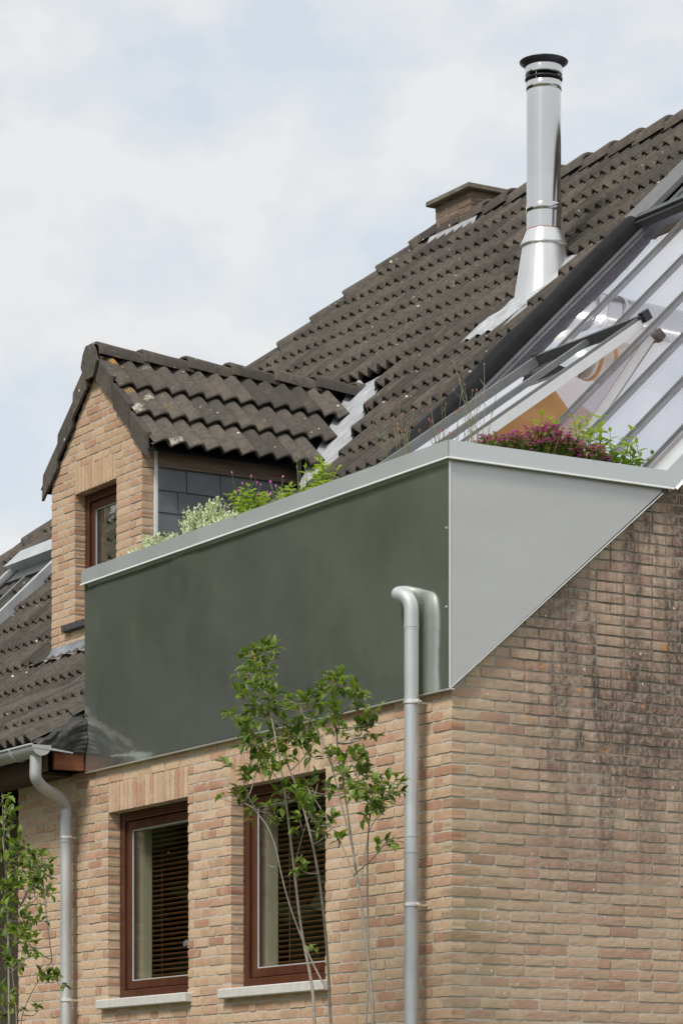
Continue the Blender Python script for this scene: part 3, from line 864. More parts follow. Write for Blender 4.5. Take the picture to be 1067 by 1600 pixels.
for i in range(nfl + 1):
    y = CY0 - .12 + (CY1 - CY0 + .2) * i / nfl
    vs += [(CX0 - .012, y, zr(CX0) + .115), (CX0 - .05, y, zr(CX0 - .05) + .085), (CX0 - .20 - .02 * math.sin(i * 2.6), y, zr(CX0 - .20) + .062 + .018 * math.sin(i * 2.6))]
fl.add(vs, [(i * 3 + j, i * 3 + j + 1, i * 3 + j + 4, i * 3 + j + 3) for i in range(nfl) for j in range(2)], True)
fl.add([(CX0 - .01, CY0 - .012, zr(CX0) + .02), (CX0 + .20, CY0 - .012, zr(CX0 + .15) + .02), (CX0 + .20, CY0 - .012, CZ1 - .10), (CX0 + .10, CY0 - .012, CZ1 - .12), (CX0 + .08, CY0 - .012, CZ1 - .2), (CX0 - .01, CY0 - .012, CZ1 - .22)], [(0, 1, 2, 3, 4, 5)])
fl.build('lead_flashing', 'lead_pale', ch)

# ================================================================== DORMER
dw = MB()
dwin = (6.437, 7.143, 5.670, 6.668)
ae = 6.80      # eaves height of the dormer wall
def apex(y): return DRZ - .10 - abs(y - DRY) * TP
dd = .26
dw.box(DX + MD, DX + dd, DY0 + MD, dwin[0] - MD, 5.2, 6.676)
dw.box(DX + MD, DX + dd, dwin[1] + MD, DY1 - MD, 5.2, 6.676)
dw.box(DX + MD, DX + dd, dwin[0] - MD, dwin[1] + MD, 5.2, dwin[2] - MD)
dw.prism([(DX + MD, DY0 + MD, 6.67 + .012), (DX + MD, DY1 - MD, 6.67 + .012), (DX + MD, DY1 - MD, apex(DY1)), (DX + MD, DRY, apex(DRY)), (DX + MD, DY0 + MD, apex(DY0))][::-1], (dd - .002, 0, 0))
dormer_wall = dw.build('dormer_wall', 'mortar', house)
db = Bricks('brick_dormer', 'brick_dormer', 500)
rd = random.Random(21)
for k in range(60):
    zc = 5.28 + k * CZ; even = k % 2 == 0
    lo, hi = DY0, DY1
    if zc > apex(DY0): lo = DRY - (DRZ - .10 - zc) / TP; 
    if zc > apex(DY1): hi = DRY + (DRZ - .10 - zc) / TP
    if hi - lo < .06: break
    if zc - .03 < dwin[2]: sp = [(lo, hi)]
    elif zc < dwin[3] + .005: sp = [(lo, dwin[0]), (dwin[1], hi)]
    elif zc < dwin[3] + .20: sp = [(lo, dwin[0] - .0), (dwin[1] + .0, hi)]
    else: sp = [(lo, hi)]
    for si, (a, b) in enumerate(sp):
        st = a
        if si == 0 and a == DY0 and even: st = a + .10
        fill_course(st, b, zc, rd, lambda u, L, zc=zc: db.put((DX, u + L / 2, zc), FR, L), .19 if not even else .09)
    if zc < ae + .03 and even:
        db.put((DX + .0475, DY0, zc), 0, .095)      # return of the corner on the cheek side
n = 12
for i in range(n):
    y = dwin[0] + (i + .5) * (dwin[1] - dwin[0]) / n
    db.put((DX, y, dwin[3] + .102), FR, .196, True, .048)
for c, rot, sc, me in db.items: place(me, 'brick', c, rot, sc, dormer_wall)
dwn = window(*dwin, xf=DX, rec=.095, blind=False, dorm=True)
MB().bbox(DX - .045, DX + .10, dwin[0] - .03, dwin[1] + .15, dwin[2] - .05, dwin[2] + .004, .004).build('sill', 'dark_stone', dwn)
# apron flashing of lead under the dormer front
ap = MB(); na = 30; vs = []
for i in range(na + 1):
    y = DY0 - .05 + (DY1 + .22 - DY0) * i / na
    wv = .012 * math.sin(i * 1.7) + .008 * math.sin(i * .6)
    zt = 5.530 if y < DY1 + .01 else 5.530 - (y - DY1) * 1.5
    for j in range(6):
        t = j / 5
        x = DX - .006 - .20 * t ** 1.3 - (.02 * math.sin(i * 1.3) if j == 5 else 0)
        zz = zt * (1 - t) + (zr(DX - .22) + .128 + wv) * t - .03 * math.sin(t * PI)
        vs.append((x, y + (.0 if y < DY1 else .02 * t), zz))
ap.add(vs, [(i * 6 + j, i * 6 + j + 1, (i + 1) * 6 + j + 1, (i + 1) * 6 + j) for i in range(na) for j in range(5)], True)
o = ap.build('lead_apron', 'lead', house)

# ---- dormer roof
drd = MB()
xm = (DRZ - Z0) / TP; xe_ = (ae - Z0) / TP
dv = -.03
drd.add([(DX - .03, DEY, DRZ - (DRY - DEY) * TP + dv), (xm - (DRY - DEY), DEY, DRZ - (DRY - DEY) * TP + dv), (xm, DRY, DRZ + dv), (DX - .03, DRY, DRZ + dv)], [(0, 1, 2, 3)])
y2 = 2 * DRY - DEY
drd.add([(DX - .03, y2, DRZ - (DRY - DEY) * TP + dv), (DX - .03, DRY, DRZ + dv), (xm, DRY, DRZ + dv), (xm - (DRY - DEY), y2, DRZ - (DRY - DEY) * TP + dv)], [(0, 1, 2, 3)])
dormer_roof = drd.build('dormer_roof', 'membrane', house)
DTW, DTG = .30, .385
tdor = [tile_mesh('roof_tile', 'tile_lichen', DTW, DTG + .06, 40 + i, step=.05, A=.048, pw=.66, groove=0, th=.024) for i in range(5)]
ROT_D = Matrix(((1, 0, 0), (0, CP, -SP), (0, SP, CP)))           # right slope, faces -y
ROT_DL = Matrix(((-1, 0, 0), (0, -CP, SP), (0, SP, CP)))         # left slope, faces +y
for r_ in range(3):
    s0 = r_ * DTG; yc = DEY - .02 + s0 * CP; zc = DRZ - (DRY - yc) * TP
    x = DX - .012 + DTW / 2
    xlim = xm - (DRY - yc) * 1.0 + .09
    while x - DTW / 2 < xlim - .02:
        wcut = min(DTW, xlim + .03 - (x - DTW / 2))
        sx = wcut / DTW
        o = place(random.choice(tdor), 'roof_tile', (x - DTW / 2 + wcut / 2, yc, zc + random.uniform(-.002, .004)), (ROT_D @ Matrix.Rotation(random.uniform(-.008, .008), 3, 'Z')).to_euler(), (sx, 1, 1), dormer_roof)
        o = place(random.choice(tdor), 'roof_tile', (x - DTW / 2 + wcut / 2, 2 * DRY - yc, zc), ROT_DL.to_euler(), (sx, 1, 1), dormer_roof)
        x += DTW
dcaps = [cap_mesh('ridge_tile', 'tile_lichen', .43, .125, .082, seed=60 + i) for i in range(3)]
cap_row((DX - .035, DRY, DRZ - .01), (xm + .08, DRY, DRZ - .015), dcaps, dormer_roof, .385)
# end disc of the ridge
o = MB().prism([(DX - .072, DRY + a, DRZ + b - .015) for a, b in ((-.10, .03), (-.135, -.06), (-.07, -.17), (.07, -.17), (.135, -.06), (.10, .03), (.05, .085), (-.05, .085))], (.02, 0, 0)).build('ridge_end', 'tile_lichen', dormer_roof)
# verge tiles hanging over the brick gable
for side in (-1, 1):
    for r_ in range(3):
        s0 = r_ * DTG
        ya = abs(DRY - DEY) - .025 - s0 * CP; yb = ya - (DTG - .012) * CP
        za = DRZ - ya * TP + .070; zb = DRZ - yb * TP + .022
        hgt = .165; xv = DX - .034 - .006 * r_
        pl = MB().prism([(xv, DRY + side * ya, za), (xv, DRY + side * yb, zb), (xv, DRY + side * (yb + .02), zb - hgt - .02), (xv, DRY + side * (ya + .02), za - hgt - .02)][::side], (.022, 0, 0))
        pl.prism([(xv, DRY + side * ya, za), (xv, DRY + side * yb, zb), (xv, DRY + side * yb, zb + .012), (xv, DRY + side * ya, za + .012)][::-side], (.09, 0, 0))
        pl.build('verge_tile', 'tile', dormer_roof)
# fascia board on the cheek, slates below
MB().bbox(DX + .13, xe_ + .06, DY0 - .045, DY0 - .008, ae - .115, ae + .055, .004).build('fascia_board', 'old_board', house)
MB().box(DX + .10, DX + .125, DY0 - .02, DY0 - .002, 5.3, ae + .02).build('cheek_trim', 'pvc', house)
MB().prism([(DX + .12, DY0 + .012, 5.2), (xe_ + .12, DY0 + .012, ae), (DX + .12, DY0 + .012, ae)], (0, .2, 0)).build('cheek_board', 'dark_room', house)
ck_ = link('dormer_cheek', None, house)
rs = random.Random(4)
row = 0; z = ae - .115
while z > 5.4:
    x = DX + .13 - (row % 2) * .12; xmax = (z - Z0 - .02) / TP
    while x < xmax:
        wd = rs.choice((.24, .29, .29)); a = max(x, DX + .13); b = min(x + wd - .006, xmax + .05)
        if b - a > .03:
            tl = rs.uniform(-.006, .006); dip = 0
            if row == 3 and 1.55 < a < 1.8: tl = -.16
            mt = Matrix.Translation((a, DY0 - .004, z)) @ Matrix.Rotation(-tl, 4, 'Y') @ Matrix.Rotation(R(-3.0), 4, 'X')
            MB().bbox(0, b - a, -.013 + rs.uniform(-.003, .002), .0, -.168, .03, .0015, mt).build('slate', 'slate', ck_)
        x += wd
    z -= .165; row += 1
# lead valley between dormer and main roof
vl = MB(); nv = 24; vs = []
for i in range(nv + 1):
    t = i / nv
    x = 2.35 + (xm + .10 - 2.35) * t
    yv = DRY - max(0, (DRZ - zr(x)) / TP)
    if x > xm: yv = DRY
    wv = .006 * math.sin(i * 2.1)
    vs += [(x, yv + .05, zr(x) + .045), (x, yv - .01, zr(x) - .015), (x, yv - .40, zr(x) + .010 + wv), (x, yv - .50 - .01 * math.sin(i * 1.4), zr(x) + .05 + wv)]
vl.add(vs, [(i * 4 + j, i * 4 + j + 1, i * 4 + j + 5, i * 4 + j + 4) for i in range(nv) for j in range(3)], True)
vl.build('lead_valley', 'lead_pale', house)

# ================================================================== METAL BOX
box = thing('metal_planter_box', 'grey zinc clad planter box above the brick corner, trimmed with pale edges', 'planter', (0, 0, 4.17))
BT = 5.445; BL = 4.478; XF = -.040
fp = MB(); nyp, nzp = 60, 18
vs = []
def dent(y, z):
    d = 0
    for (cy, cz, r, a) in ((3.05, 5.33, .24, .010), (3.6, 5.05, .40, .006), (1.6, 4.6, .5, .006), (2.35, 5.0, .45, -.007), (4.2, 5.2, .35, .008), (.9, 5.1, .45, -.006)):
        q = ((y - cy) ** 2 + (z - cz) ** 2) / (r * r)
        if q < 1: d += a * (1 - q) ** 2
    return d
for k in range(nzp + 1):
    for i in range(nyp + 1):
        y = XF + (BL - XF) * i / nyp; z = 4.165 + (BT + .02 - 4.165) * k / nzp
        vs.append((XF - dent(y, z), y, z))
fp.add(vs, [(k * (nyp + 1) + i, (k + 1) * (nyp + 1) + i, (k + 1) * (nyp + 1) + i + 1, k * (nyp + 1) + i + 1) for k in range(nzp) for i in range(nyp)], True)
fp.build('front_panel', 'zinc', box)
MB().box(XF + .001, -.004, XF + .002, BL, 4.158, 4.1645).build('lower_drip', 'zinc_edge', box)
sp = MB().prism([(XF + .001, XF, 4.165), (1.43, XF, 5.415), (1.43, XF, BT + .01), (XF + .001, XF, BT + .01)], (0, .03, 0))
sp.build('side_panel', 'zinc_side', box)
MB().box(XF - .004, XF + .006, XF - .004, XF - .0005, 4.165, BT).build('corner_trim', 'zinc_edge', box)
MB().prism([(XF, XF - .003, 4.155), (1.44, XF - .003, 5.405), (1.44, XF - .003, 5.413), (XF, XF - .003, 4.163)], (0, .03, 0)).build('diagonal_drip', 'zinc_edge', box)
MB().prism([(XF, BL, 4.2), (1.2, BL, 5.40), (1.2, BL, BT), (XF, BL, BT)], (0, .004, 0)).build('end_panel', 'zinc', box)
# copings: outer face, top, drip lip
CT = 5.540; CB = 5.447; CO = -.060
cf = MB()
cf.box(CO, CO + .004, CO, BL + .012, CB, CT)
cf.add([(CO, CO, CT), (.14, CO + .2, CT - .012), (.14, BL + .012, CT - .012), (CO, BL + .012, CT)], [(0, 1, 2, 3)])
cf.add([(.14, .14, CT - .012), (.14, BL, CT - .012), (.14, BL, 5.3), (.14, .14, 5.3)], [(0, 1, 2, 3)])
cf.box(CO, .14, BL + .012, BL + .015, CB, CT - .013)
cf.build('front_coping', 'zinc_coping', box)
MB().add([(CO - .014, CO - .014, CB - .012), (CO, CO, CB + .002), (CO, BL + .02, CB + .002), (CO - .014, BL + .02, CB - .012), (CO - .012, CO - .012, CB - .016), (CO - .012, BL + .02, CB - .016)], [(0, 3, 2, 1), (4, 5, 3, 0)]).build('front_drip', 'zinc_edge', box)
XC = 1.455
cs = MB()
cs.add([(CO, CO, CB), (1.515, CO, CB - .002), (XC + .0, CO, CT - .0), (CO, CO, CT), (CO, CO + .004, CB), (1.515, CO + .004, CB - .002), (XC, CO + .004, CT), (CO, CO + .004, CT)], [(0, 1, 2, 3), (4, 7, 6, 5), (1, 5, 6, 2)])
cs.add([(CO, CO, CT), (XC, CO, CT), (XC - .06, .10, CT - .012), (.14, .14, CT - .012)], [(0, 1, 2, 3)])
cs.add([(.14, .14, CT - .012), (XC - .06, .10, CT - .012), (XC - .06, .10, 5.3), (.14, .14, 5.3)], [(0, 1, 2, 3)])
cs.build('side_coping', 'zinc_coping', box)
MB().add([(CO - .014, CO - .014, CB - .012), (1.50, CO - .014, CB - .014), (1.515, CO, CB), (CO, CO, CB + .002), (CO - .012, CO - .012, CB - .016), (1.50, CO - .012, CB - .018)], [(0, 1, 2, 3), (4, 5, 1, 0)]).build('side_drip', 'zinc_edge', box)
soil = MB(); vs = []; ns = 20
for i in range(ns + 1):
    for j in range(ns + 1):
        vs.append((.14 + 1.1 * i / ns, .14 + 4.38 * j / ns, 5.44 + .025 * noise.noise(Vector((i * .9, j * .9, 0)))))
soil.add(vs, [(i * (ns + 1) + j, (i + 1) * (ns + 1) + j, (i + 1) * (ns + 1) + j + 1, i * (ns + 1) + j + 1) for i in range(ns) for j in range(ns)], True)
soil.build('soil', 'soil', box)
# rivets along panel edge
for y, z in ((XF + .02, 5.06), (XF + .02, 4.62)): MB().lathe([(.007, 0), (.006, .003)], (0, 0), 8).build('rivet', 'zinc_edge', box)
for o in [c for c in box.children if c.name.startswith('rivet')]: o.data.transform(Matrix.Translation((XF - .002, 0, 0)) @ Matrix.Rotation(-PI / 2, 4, 'Y'))
rv = [c for c in box.children if c.name.startswith('rivet')]
for o, z in zip(rv, (5.06, 4.62)): o.data.transform(Matrix.Translation((0, XF + .03, z)))

# ================================================================== GLASS ROOF
GZ = 4.22
glz = thing('glass_roof', 'sloping glass roof of long panes between grey metal bars', 'glass roof', (1.4, 2.0, 5.5))
def G(x, y, h=0.0): return Vector((x - h * SP, y, GZ + TP * x + h * CP))
GX0, GX1 = 1.36, 5.42
YB = [.06, .72, 1.38, 2.04, 2.70, 3.36, GE]
HX = 2.95                       # hinge line of the opening sash
def bar(mb, p0, p1, w, h0, h1):
    """rectangular bar running up the slope between p0,p1=(x,y); h0,h1 heights over the glass"""
    for (xa, xb) in ((p0[0], p1[0]),):
        y = p0[1]
        v = [G(xa, y - w, h0), G(xb, y - w, h0), G(xb, y + w, h0), G(xa, y + w, h0), G(xa, y - w, h1), G(xb, y - w, h1), G(xb, y + w, h1), G(xa, y + w, h1)]
        mb.add(v, [(0, 3, 2, 1), (4, 5, 6, 7), (0, 1, 5, 4), (1, 2, 6, 5), (2, 3, 7, 6), (3, 0, 4, 7)])
for i, y in enumerate(YB[:-1]):
    x0 = GX0 + .01; mb = MB()
    if i == 4: x0 = HX + .05
    bar(mb, (x0, y), (GX1, y), .020, .004, .016); bar(mb, (x0, y), (GX1, y), .009, .016, .024)
    mb.build('glazing_bar', 'alu', glz)
for i in range(6):
    x0 = GX0
    if i in (3, 4): x0 = HX + .02
    y0, y1 = YB[i] + .012, YB[i + 1] - .012
    xt = 4.36
    mb = MB()
    v = [G(x0, y0), G(GX1, y0), G(GX1, y1), G(x0, y1)]
    mb.prism(v[::-1], G(0, 0, -.012) - G(0, 0)); mb.build('pane', 'glass_roof', glz)
# layered edge flashing on the tile side and black roll of membrane
mb = MB()
for (a, b, h) in ((GE - .014, GE + .002, .024),):
    v = [G(GX0, a, h - .02), G(GX1 + .1, a, h - .02), G(GX1 + .1, b, h - .02), G(GX0, b, h - .02), G(GX0, a, h), G(GX1 + .1, a, h), G(GX1 + .1, b, h), G(GX0, b, h)]
    mb.add(v, [(0, 3, 2, 1), (4, 5, 6, 7), (0, 1, 5, 4), (1, 2, 6, 5), (2, 3, 7, 6), (3, 0, 4, 7)])
mb.build('edge_flashing', 'alu', glz)
mb = MB(); nr_ = 120; vs = []
for i in range(nr_ + 1):
    x = GX0 + .02 + (4.36 - GX0) * i / nr_
    for k in range(9):
        a = PI * k / 8
        rad = .098 + .010 * noise.noise(Vector((x * 2.3, k * .8, 0))) + .008 * math.sin(x * 8.2)
        yy = GE + .115 - math.cos(a) * rad * 1.0
        hh = .052 + math.sin(a) * rad * .85 + .008 * noise.noise(Vector((x * 5, k, 4)))
        if k == 0: hh -= .05
        if k == 8: hh -= .06 + .02 * noise.noise(Vector((x * 6, 1, 1))); yy += .045 + .02 * math.sin(x * 9)
        vs.append(G(x, yy, hh))
mb.add(vs, [(i * 9 + k, i * 9 + k + 1, (i + 1) * 9 + k + 1, (i + 1) * 9 + k) for i in range(nr_) for k in range(8)], True)
o = mb.build('membrane_roll', 'membrane', glz); tag(o, 'rolled black membrane strip between tiles and glass')
mb = MB()
v = [G(4.38, GE + .06, .07), G(5.45, GE + .06, .07), G(5.45, GE + .16, .13), G(4.38, GE + .16, .13), G(4.38, GE + .06, .03), G(5.45, GE + .06, .03), G(5.45, GE + .16, .03), G(4.38, GE + .16, .03)]
mb.add(v, [(0, 1, 2, 3), (4, 7, 6, 5), (0, 4, 5, 1), (3, 2, 6, 7), (0, 3, 7, 4)]); mb.build('upper_flashing', 'alu', glz)
# cross rail high on the glazing, with a timber batten behind it
mb = MB()
for (xa, xb, h0, h1) in ((4.34, 4.46, .02, .075), (4.37, 4.42, .075, .10)):
    y0, y1 = -.05, GE + .06
    v = [G(xa, y0, h0), G(xb, y0, h0), G(xb, y1, h0), G(xa, y1, h0), G(xa, y0, h1), G(xb, y0, h1), G(xb, y1, h1), G(xa, y1, h1)]
    mb.add(v, [(0, 3, 2, 1), (4, 5, 6, 7), (0, 1, 5, 4), (1, 2, 6, 5), (2, 3, 7, 6), (3, 0, 4, 7)])
mb.build('cross_rail', 'alu_dark', glz)
mb = MB(); mb.add([G(4.24, 0, -.03), G(4.34, 0, -.03), G(4.34, GE - .25, -.03), G(4.24, GE - .25, -.03), G(4.24, 0, -.13), G(4.34, 0, -.13), G(4.34, GE - .25, -.13), G(4.24, GE - .25, -.13)], [(0, 3, 2, 1), (4, 5, 6, 7), (0, 1, 5, 4), (1, 2, 6, 5), (2, 3, 7, 6), (3, 0, 4, 7)][::1])
mb.build('timber_batten', 'pine', glz)
# gable side: pale metal verge
vg = MB()
v = [(XC - .0, CO, CT), (5.6, CO, CT + (5.6 - XC) * TP), (5.8, .03, GZ + TP * 5.8), (XC + .0, .03, CT + .03)]
vg.add([(XC, CO, CT), (5.6, CO, CT + (5.6 - XC) * TP), (5.6, .04, CT + (5.6 - XC) * TP + .03), (XC - .05, .04, CT + .0)], [(0, 1, 2, 3)])
vg.add([(XC, CO, CT), (1.515, CO, CB), (5.6, CO, CB + (5.6 - 1.515) * TP), (5.6, CO, CT + (5.6 - XC) * TP)], [(0, 1, 2, 3)])
vg.build('verge_flashing', 'zinc_coping', glz)
MB().add([(1.515, CO, CB), (1.52, CO - .014, CB - .014), (5.6, CO - .014, CB - .014 + (5.6 - 1.52) * TP), (5.6, CO, CB + (5.6 - 1.515) * TP)], [(0, 1, 2, 3)]).build('verge_drip', 'zinc_edge', glz)
# foot of the glazing
MB().prism([G(GX0 - .02, .04, .02), G(GX0 - .02, GE + .05, .02), G(GX0 - .02, GE + .05, -.12), G(GX0 - .02, .04, -.12)], (.02, 0, -.02)).build('foot_rail', 'alu', glz)
# opening sash, hinged at its upper edge
sash = link('opening_sash', None, glz)
SA = math.atan(.70); cS, sS = math.cos(SA), math.sin(SA); SLEN = 2.02
hz = G(HX, 0, .045)
def Sx(s, y, h=0.0): return Vector((hz.x - s * cS - h * sS, y, hz.z - s * sS + h * cS))
def sbox(mb, s0, s1, y0, y1, h0, h1):
    v = [Sx(s1, y0, h0), Sx(s0, y0, h0), Sx(s0, y1, h0), Sx(s1, y1, h0), Sx(s1, y0, h1), Sx(s0, y0, h1), Sx(s0, y1, h1), Sx(s1, y1, h1)]
    mb.add(v, [(0, 3, 2, 1), (4, 5, 6, 7), (0, 1, 5, 4), (1, 2, 6, 5), (2, 3, 7, 6), (3, 0, 4, 7)])
sy0, sy1 = 2.08, 3.33
mb = MB(); sbox(mb, 0, .045, sy0, sy1, .0, .055); mb.build('sash_top_rail', 'alu_dark', sash)
mb = MB(); sbox(mb, SLEN - .05, SLEN, sy0, sy1, .0, .05); mb.build('sash_bottom_rail', 'alu', sash)
mb = MB(); sbox(mb, .045, SLEN - .05, sy1 - .045, sy1, -.01, .05); mb.build('sash_side_rail', 'alu', sash)
mb = MB(); sbox(mb, .045, SLEN - .05, sy0, sy0 + .02, -.03, .03); mb.build('sash_side_rail', 'alu_pale', sash)
mb = MB(); sbox(mb, .045, SLEN - .05, sy0 + .02, sy0 + .045, .0, .05); mb.build('sash_side_rail', 'alu', sash)
mb = MB(); sbox(mb, .045, SLEN - .05, 2.675, 2.725, .0, .04); mb.build('sash_bar', 'alu', sash)
for a, b in ((sy0 + .046, 2.674), (2.726, sy1 - .046)):
    mb = MB(); mb.prism([Sx(.046, a, .02), Sx(.046, b, .02), Sx(SLEN - .051, b, .02), Sx(SLEN - .051, a, .02)], Sx(0, 0, .012) - Sx(0, 0, .02)); mb.build('pane', 'glass_roof', sash)
mb = MB(); sbox(mb, -.03, .03, sy0 - .03, sy0 + .02, .0, .07); mb.build('hinge_block', 'dark_metal', sash)
mb = MB(); sbox(mb, -.015, .02, sy1 - .03, sy1 + .02, .0, .065); mb.build('hinge_block', 'dark_metal', sash)
# timber lining of the opening, seen through the gap
for y, dp_ in ((2.00, .15), (3.37, .62)):
    mb = MB(); mb.add([G(GX0 + .05, y, -.015), G(HX, y, -.015), G(HX, y + .045, -.015), G(GX0 + .05, y + .045, -.015), G(GX0 + .05, y, -dp_), G(HX, y, -dp_), G(HX, y + .045, -dp_), G(GX0 + .05, y + .045, -dp_)], [(0, 1, 2, 3), (4, 7, 6, 5), (0, 4, 5, 1), (1, 5, 6, 2), (2, 6, 7, 3), (3, 7, 4, 0)]); mb.build('rafter', 'pine', glz)
# loft room behind the glass
rm = MB()
rm.quad((1.3, .27, 5.30), (7.0, .27, 5.30), (7.0, GE, 5.30), (1.3, GE, 5.30))
rm.quad((5.3, .27, 5.3), (5.3, GE, 5.3), (5.3, GE, 9.3), (5.3, .27, 9.3))
rm.quad((1.3, GE + .012, 5.3), (1.3, GE + .012, GZ + TP * 1.3 - .03), (5.5, GE + .012, GZ + TP * 5.5 - .03), (5.5, GE + .012, 5.3))
rm.quad((1.35, .275, 5.3), (5.5, .275, 5.3), (5.5, .275, 9.40), (1.35, .275, 5.48))
rm.build('loft_room', 'white_plaster', house)
MB().tube([(1.55, 1.55, 5.5), (2.75, 2.0, 6.75)], .035, 4, smooth=False).build('timber_prop', 'pale_wood', house)

# indoor flue seen through the glass
inf = thing('indoor_flue_pipe', 'shiny indoor flue pipe with bronze collars seen through the glass roof', 'flue', (4.3, 3.55, 7.0))
PZ, PYY, PR = 7.25, 3.55, .15
MB().tube([(3.47, PYY, PZ), (6.0, PYY, PZ - .02)], PR, 28, smooth=True).build('pipe', 'duct', inf)
MB().tube([(3.40, PYY + .12, PZ + .10), (3.41, PYY + .05, PZ + .03), (3.47, PYY, PZ)], PR, 28).build('elbow', 'duct', inf)
for x in (3.50, 3.62): MB().tube([(x, PYY, PZ), (x + .022, PYY, PZ)], PR + .008, 28).build('collar', 'pine', inf)

# ================================================================== STEEL FLUE
FX, FY = 3.93, 4.72
flue = thing('steel_flue', 'tall polished stainless steel flue with rain cap on the tiled roof', 'flue', (FX, FY, 8.0))
fr_ = .130
MB().lathe([(fr_, 8.45), (fr_, 8.70)], (FX, FY), 48).build('lower_pipe', 'steel', flue)
MB().lathe([(fr_, 8.715), (fr_, 9.575)], (FX, FY), 48).build('upper_pipe', 'steel', flue)
for z0, z1 in ((8.655, 8.716), (9.574, 9.64)):
    MB().lathe([(fr_ + .001, z0), (fr_ + .005, z0 + .004), (fr_ + .005, z1 - .004), (fr_ + .001, z1)], (FX, FY), 48).build('locking_band', 'steel', flue)
MB().lathe([(fr_ + .001, 8.52), (fr_ + .002, 8.526)], (FX, FY), 48).build('sealant_ring', simple('sealant', (0.42, 0.09, 0.06), 0.5), flue)
MB().lathe([(fr_ + .002, 8.52), (fr_ + .045, 8.42), (fr_ + .050, 8.405), (fr_ + .046, 8.40), (fr_ + .03, 8.402)], (FX, FY), 48).build('storm_collar', 'steel_satin', flue)
MB().lathe([(.158, 8.43), (.162, 8.40), (.268, 7.76)], (FX, FY), 48).build('flashing_cone', 'steel_satin', flue)
MB().lathe([(.10, 9.63), (.10, 9.69)], (FX, FY), 32).build('inner_pipe', 'dark_metal', flue)
MB().lathe([(.11, 9.655), (.142, 9.66), (.142, 9.668), (.11, 9.672)], (FX, FY), 40).build('cap_ring', 'dark_metal', flue)
for k in range(4):
    a = k * PI / 2 + .5
    MB().box(-.008, .008, -.002, .002, 9.64, 9.72, Matrix.Translation((FX + .12 * math.cos(a), FY + .12 * math.sin(a), 0)) @ Matrix.Rotation(a, 4, 'Z')).build('cap_strut', 'steel', flue)
MB().lathe([(.139, 9.695), (.141, 9.70), (.141, 9.752), (.139, 9.757)], (FX, FY), 48).build('cap_band', 'steel', flue)
MB().lathe([(.139, 9.757), (.182, 9.790), (.184, 9.797), (.17, 9.803), (.08, 9.815), (.0, 9.82)], (FX, FY), 48).build('rain_cap', 'dark_metal', flue)
# dressed lead at its foot
lf = MB(); vs = []; na, nb = 40, 44
for i in range(na + 1):
    for j in range(nb + 1):
        x = 3.40 + .80 * i / na; y = 4.36 + .72 * j / nb
        rr = math.hypot(x - FX, y - FY)
        h = .012 + .055 * max(0, 1 - abs(rr - .21) / .10) + .006 * noise.noise(Vector((x * 9, y * 9, 1)))
        k = max(0.0, min(1.0, (3.84 - x) / .24)) * max(0, 1 - (abs(y - 4.74) / .31) ** 8)
        h = h * (1 - k) + k * (.092 + .016 * math.sin((y - 4.13) * 2 * PI / (TW / 2)) + .006 * noise.noise(Vector((x * 14, y * 14, 5))))
        xx = x + (.012 * noise.noise(Vector((y * 9, 2, 2))) if i == 0 else 0)
        vs.append((xx - h * SP, y, Z0 + TP * xx + h * CP))
lf.add(vs, [(i * (nb + 1) + j, (i + 1) * (nb + 1) + j, (i + 1) * (nb + 1) + j + 1, i * (nb + 1) + j + 1) for i in range(na) for j in range(nb)], True)
lf.build('lead_collar', 'lead_pale', flue)

# ================================================================== ROOF WINDOW on the left slope
rw = thing('roof_window', 'grey framed roof window in the tiles left of the dormer', 'roof window', (2.0, 10.3, 6.3))
def T(x, y, h): return Vector((x - h * SP, y, Z0 + TP * x + h * CP))
def tbox(x0, x1, y0, y1, h0, h1, name, mat):
    v = [T(x0, y0, h0), T(x1, y0, h0), T(x1, y1, h0), T(x0, y1, h0), T(x0, y0, h1), T(x1, y0, h1), T(x1, y1, h1), T(x0, y1, h1)]
    return MB().add(v, [(0, 3, 2, 1), (4, 5, 6, 7), (0, 1, 5, 4), (1, 2, 6, 5), (2, 3, 7, 6), (3, 0, 4, 7)]).build(name, mat, rw)
ra, rbx, ya, yb = 1.35, 2.50, 9.66, 10.85
tbox(ra, rbx, ya, ya + .075, .03, .15, 'side_rail', 'galv'); tbox(ra, rbx, yb - .075, yb, .03, .15, 'side_rail', 'galv')
tbox(rbx - .03, rbx + .14, ya - .03, yb + .03, .05, .19, 'top_hood', 'galv'); tbox(ra - .1, ra, ya, yb, .03, .13, 'bottom_rail', 'galv')
tbox(ra, rbx - .03, ya + .075, ya + .17, .03, .10, 'sash_rail', 'alu_dark'); tbox(ra, rbx - .03, yb - .17, yb - .075, .03, .12, 'sash_rail', 'alu_dark')
tbox(rbx - .16, rbx - .03, ya + .17, yb - .17, .03, .11, 'sash_rail', 'alu_dark')
tbox(ra, rbx - .16, ya + .60, ya + .66, .06, .11, 'middle_rail', 'alu')
tbox(ra, rbx - .16, ya + .17, ya + .60, .06, .075, 'pane', 'glass'); tbox(ra, rbx - .16, ya + .66, yb - .17, .06, .075, 'pane', 'glass')
tbox(ra - .2, rbx + .2, ya - .12, ya, .02, .045, 'side_flashing', 'alu_dark'); tbox(ra - .2, rbx + .2, yb, yb + .1, .02, .045, 'side_flashing', 'alu_dark')

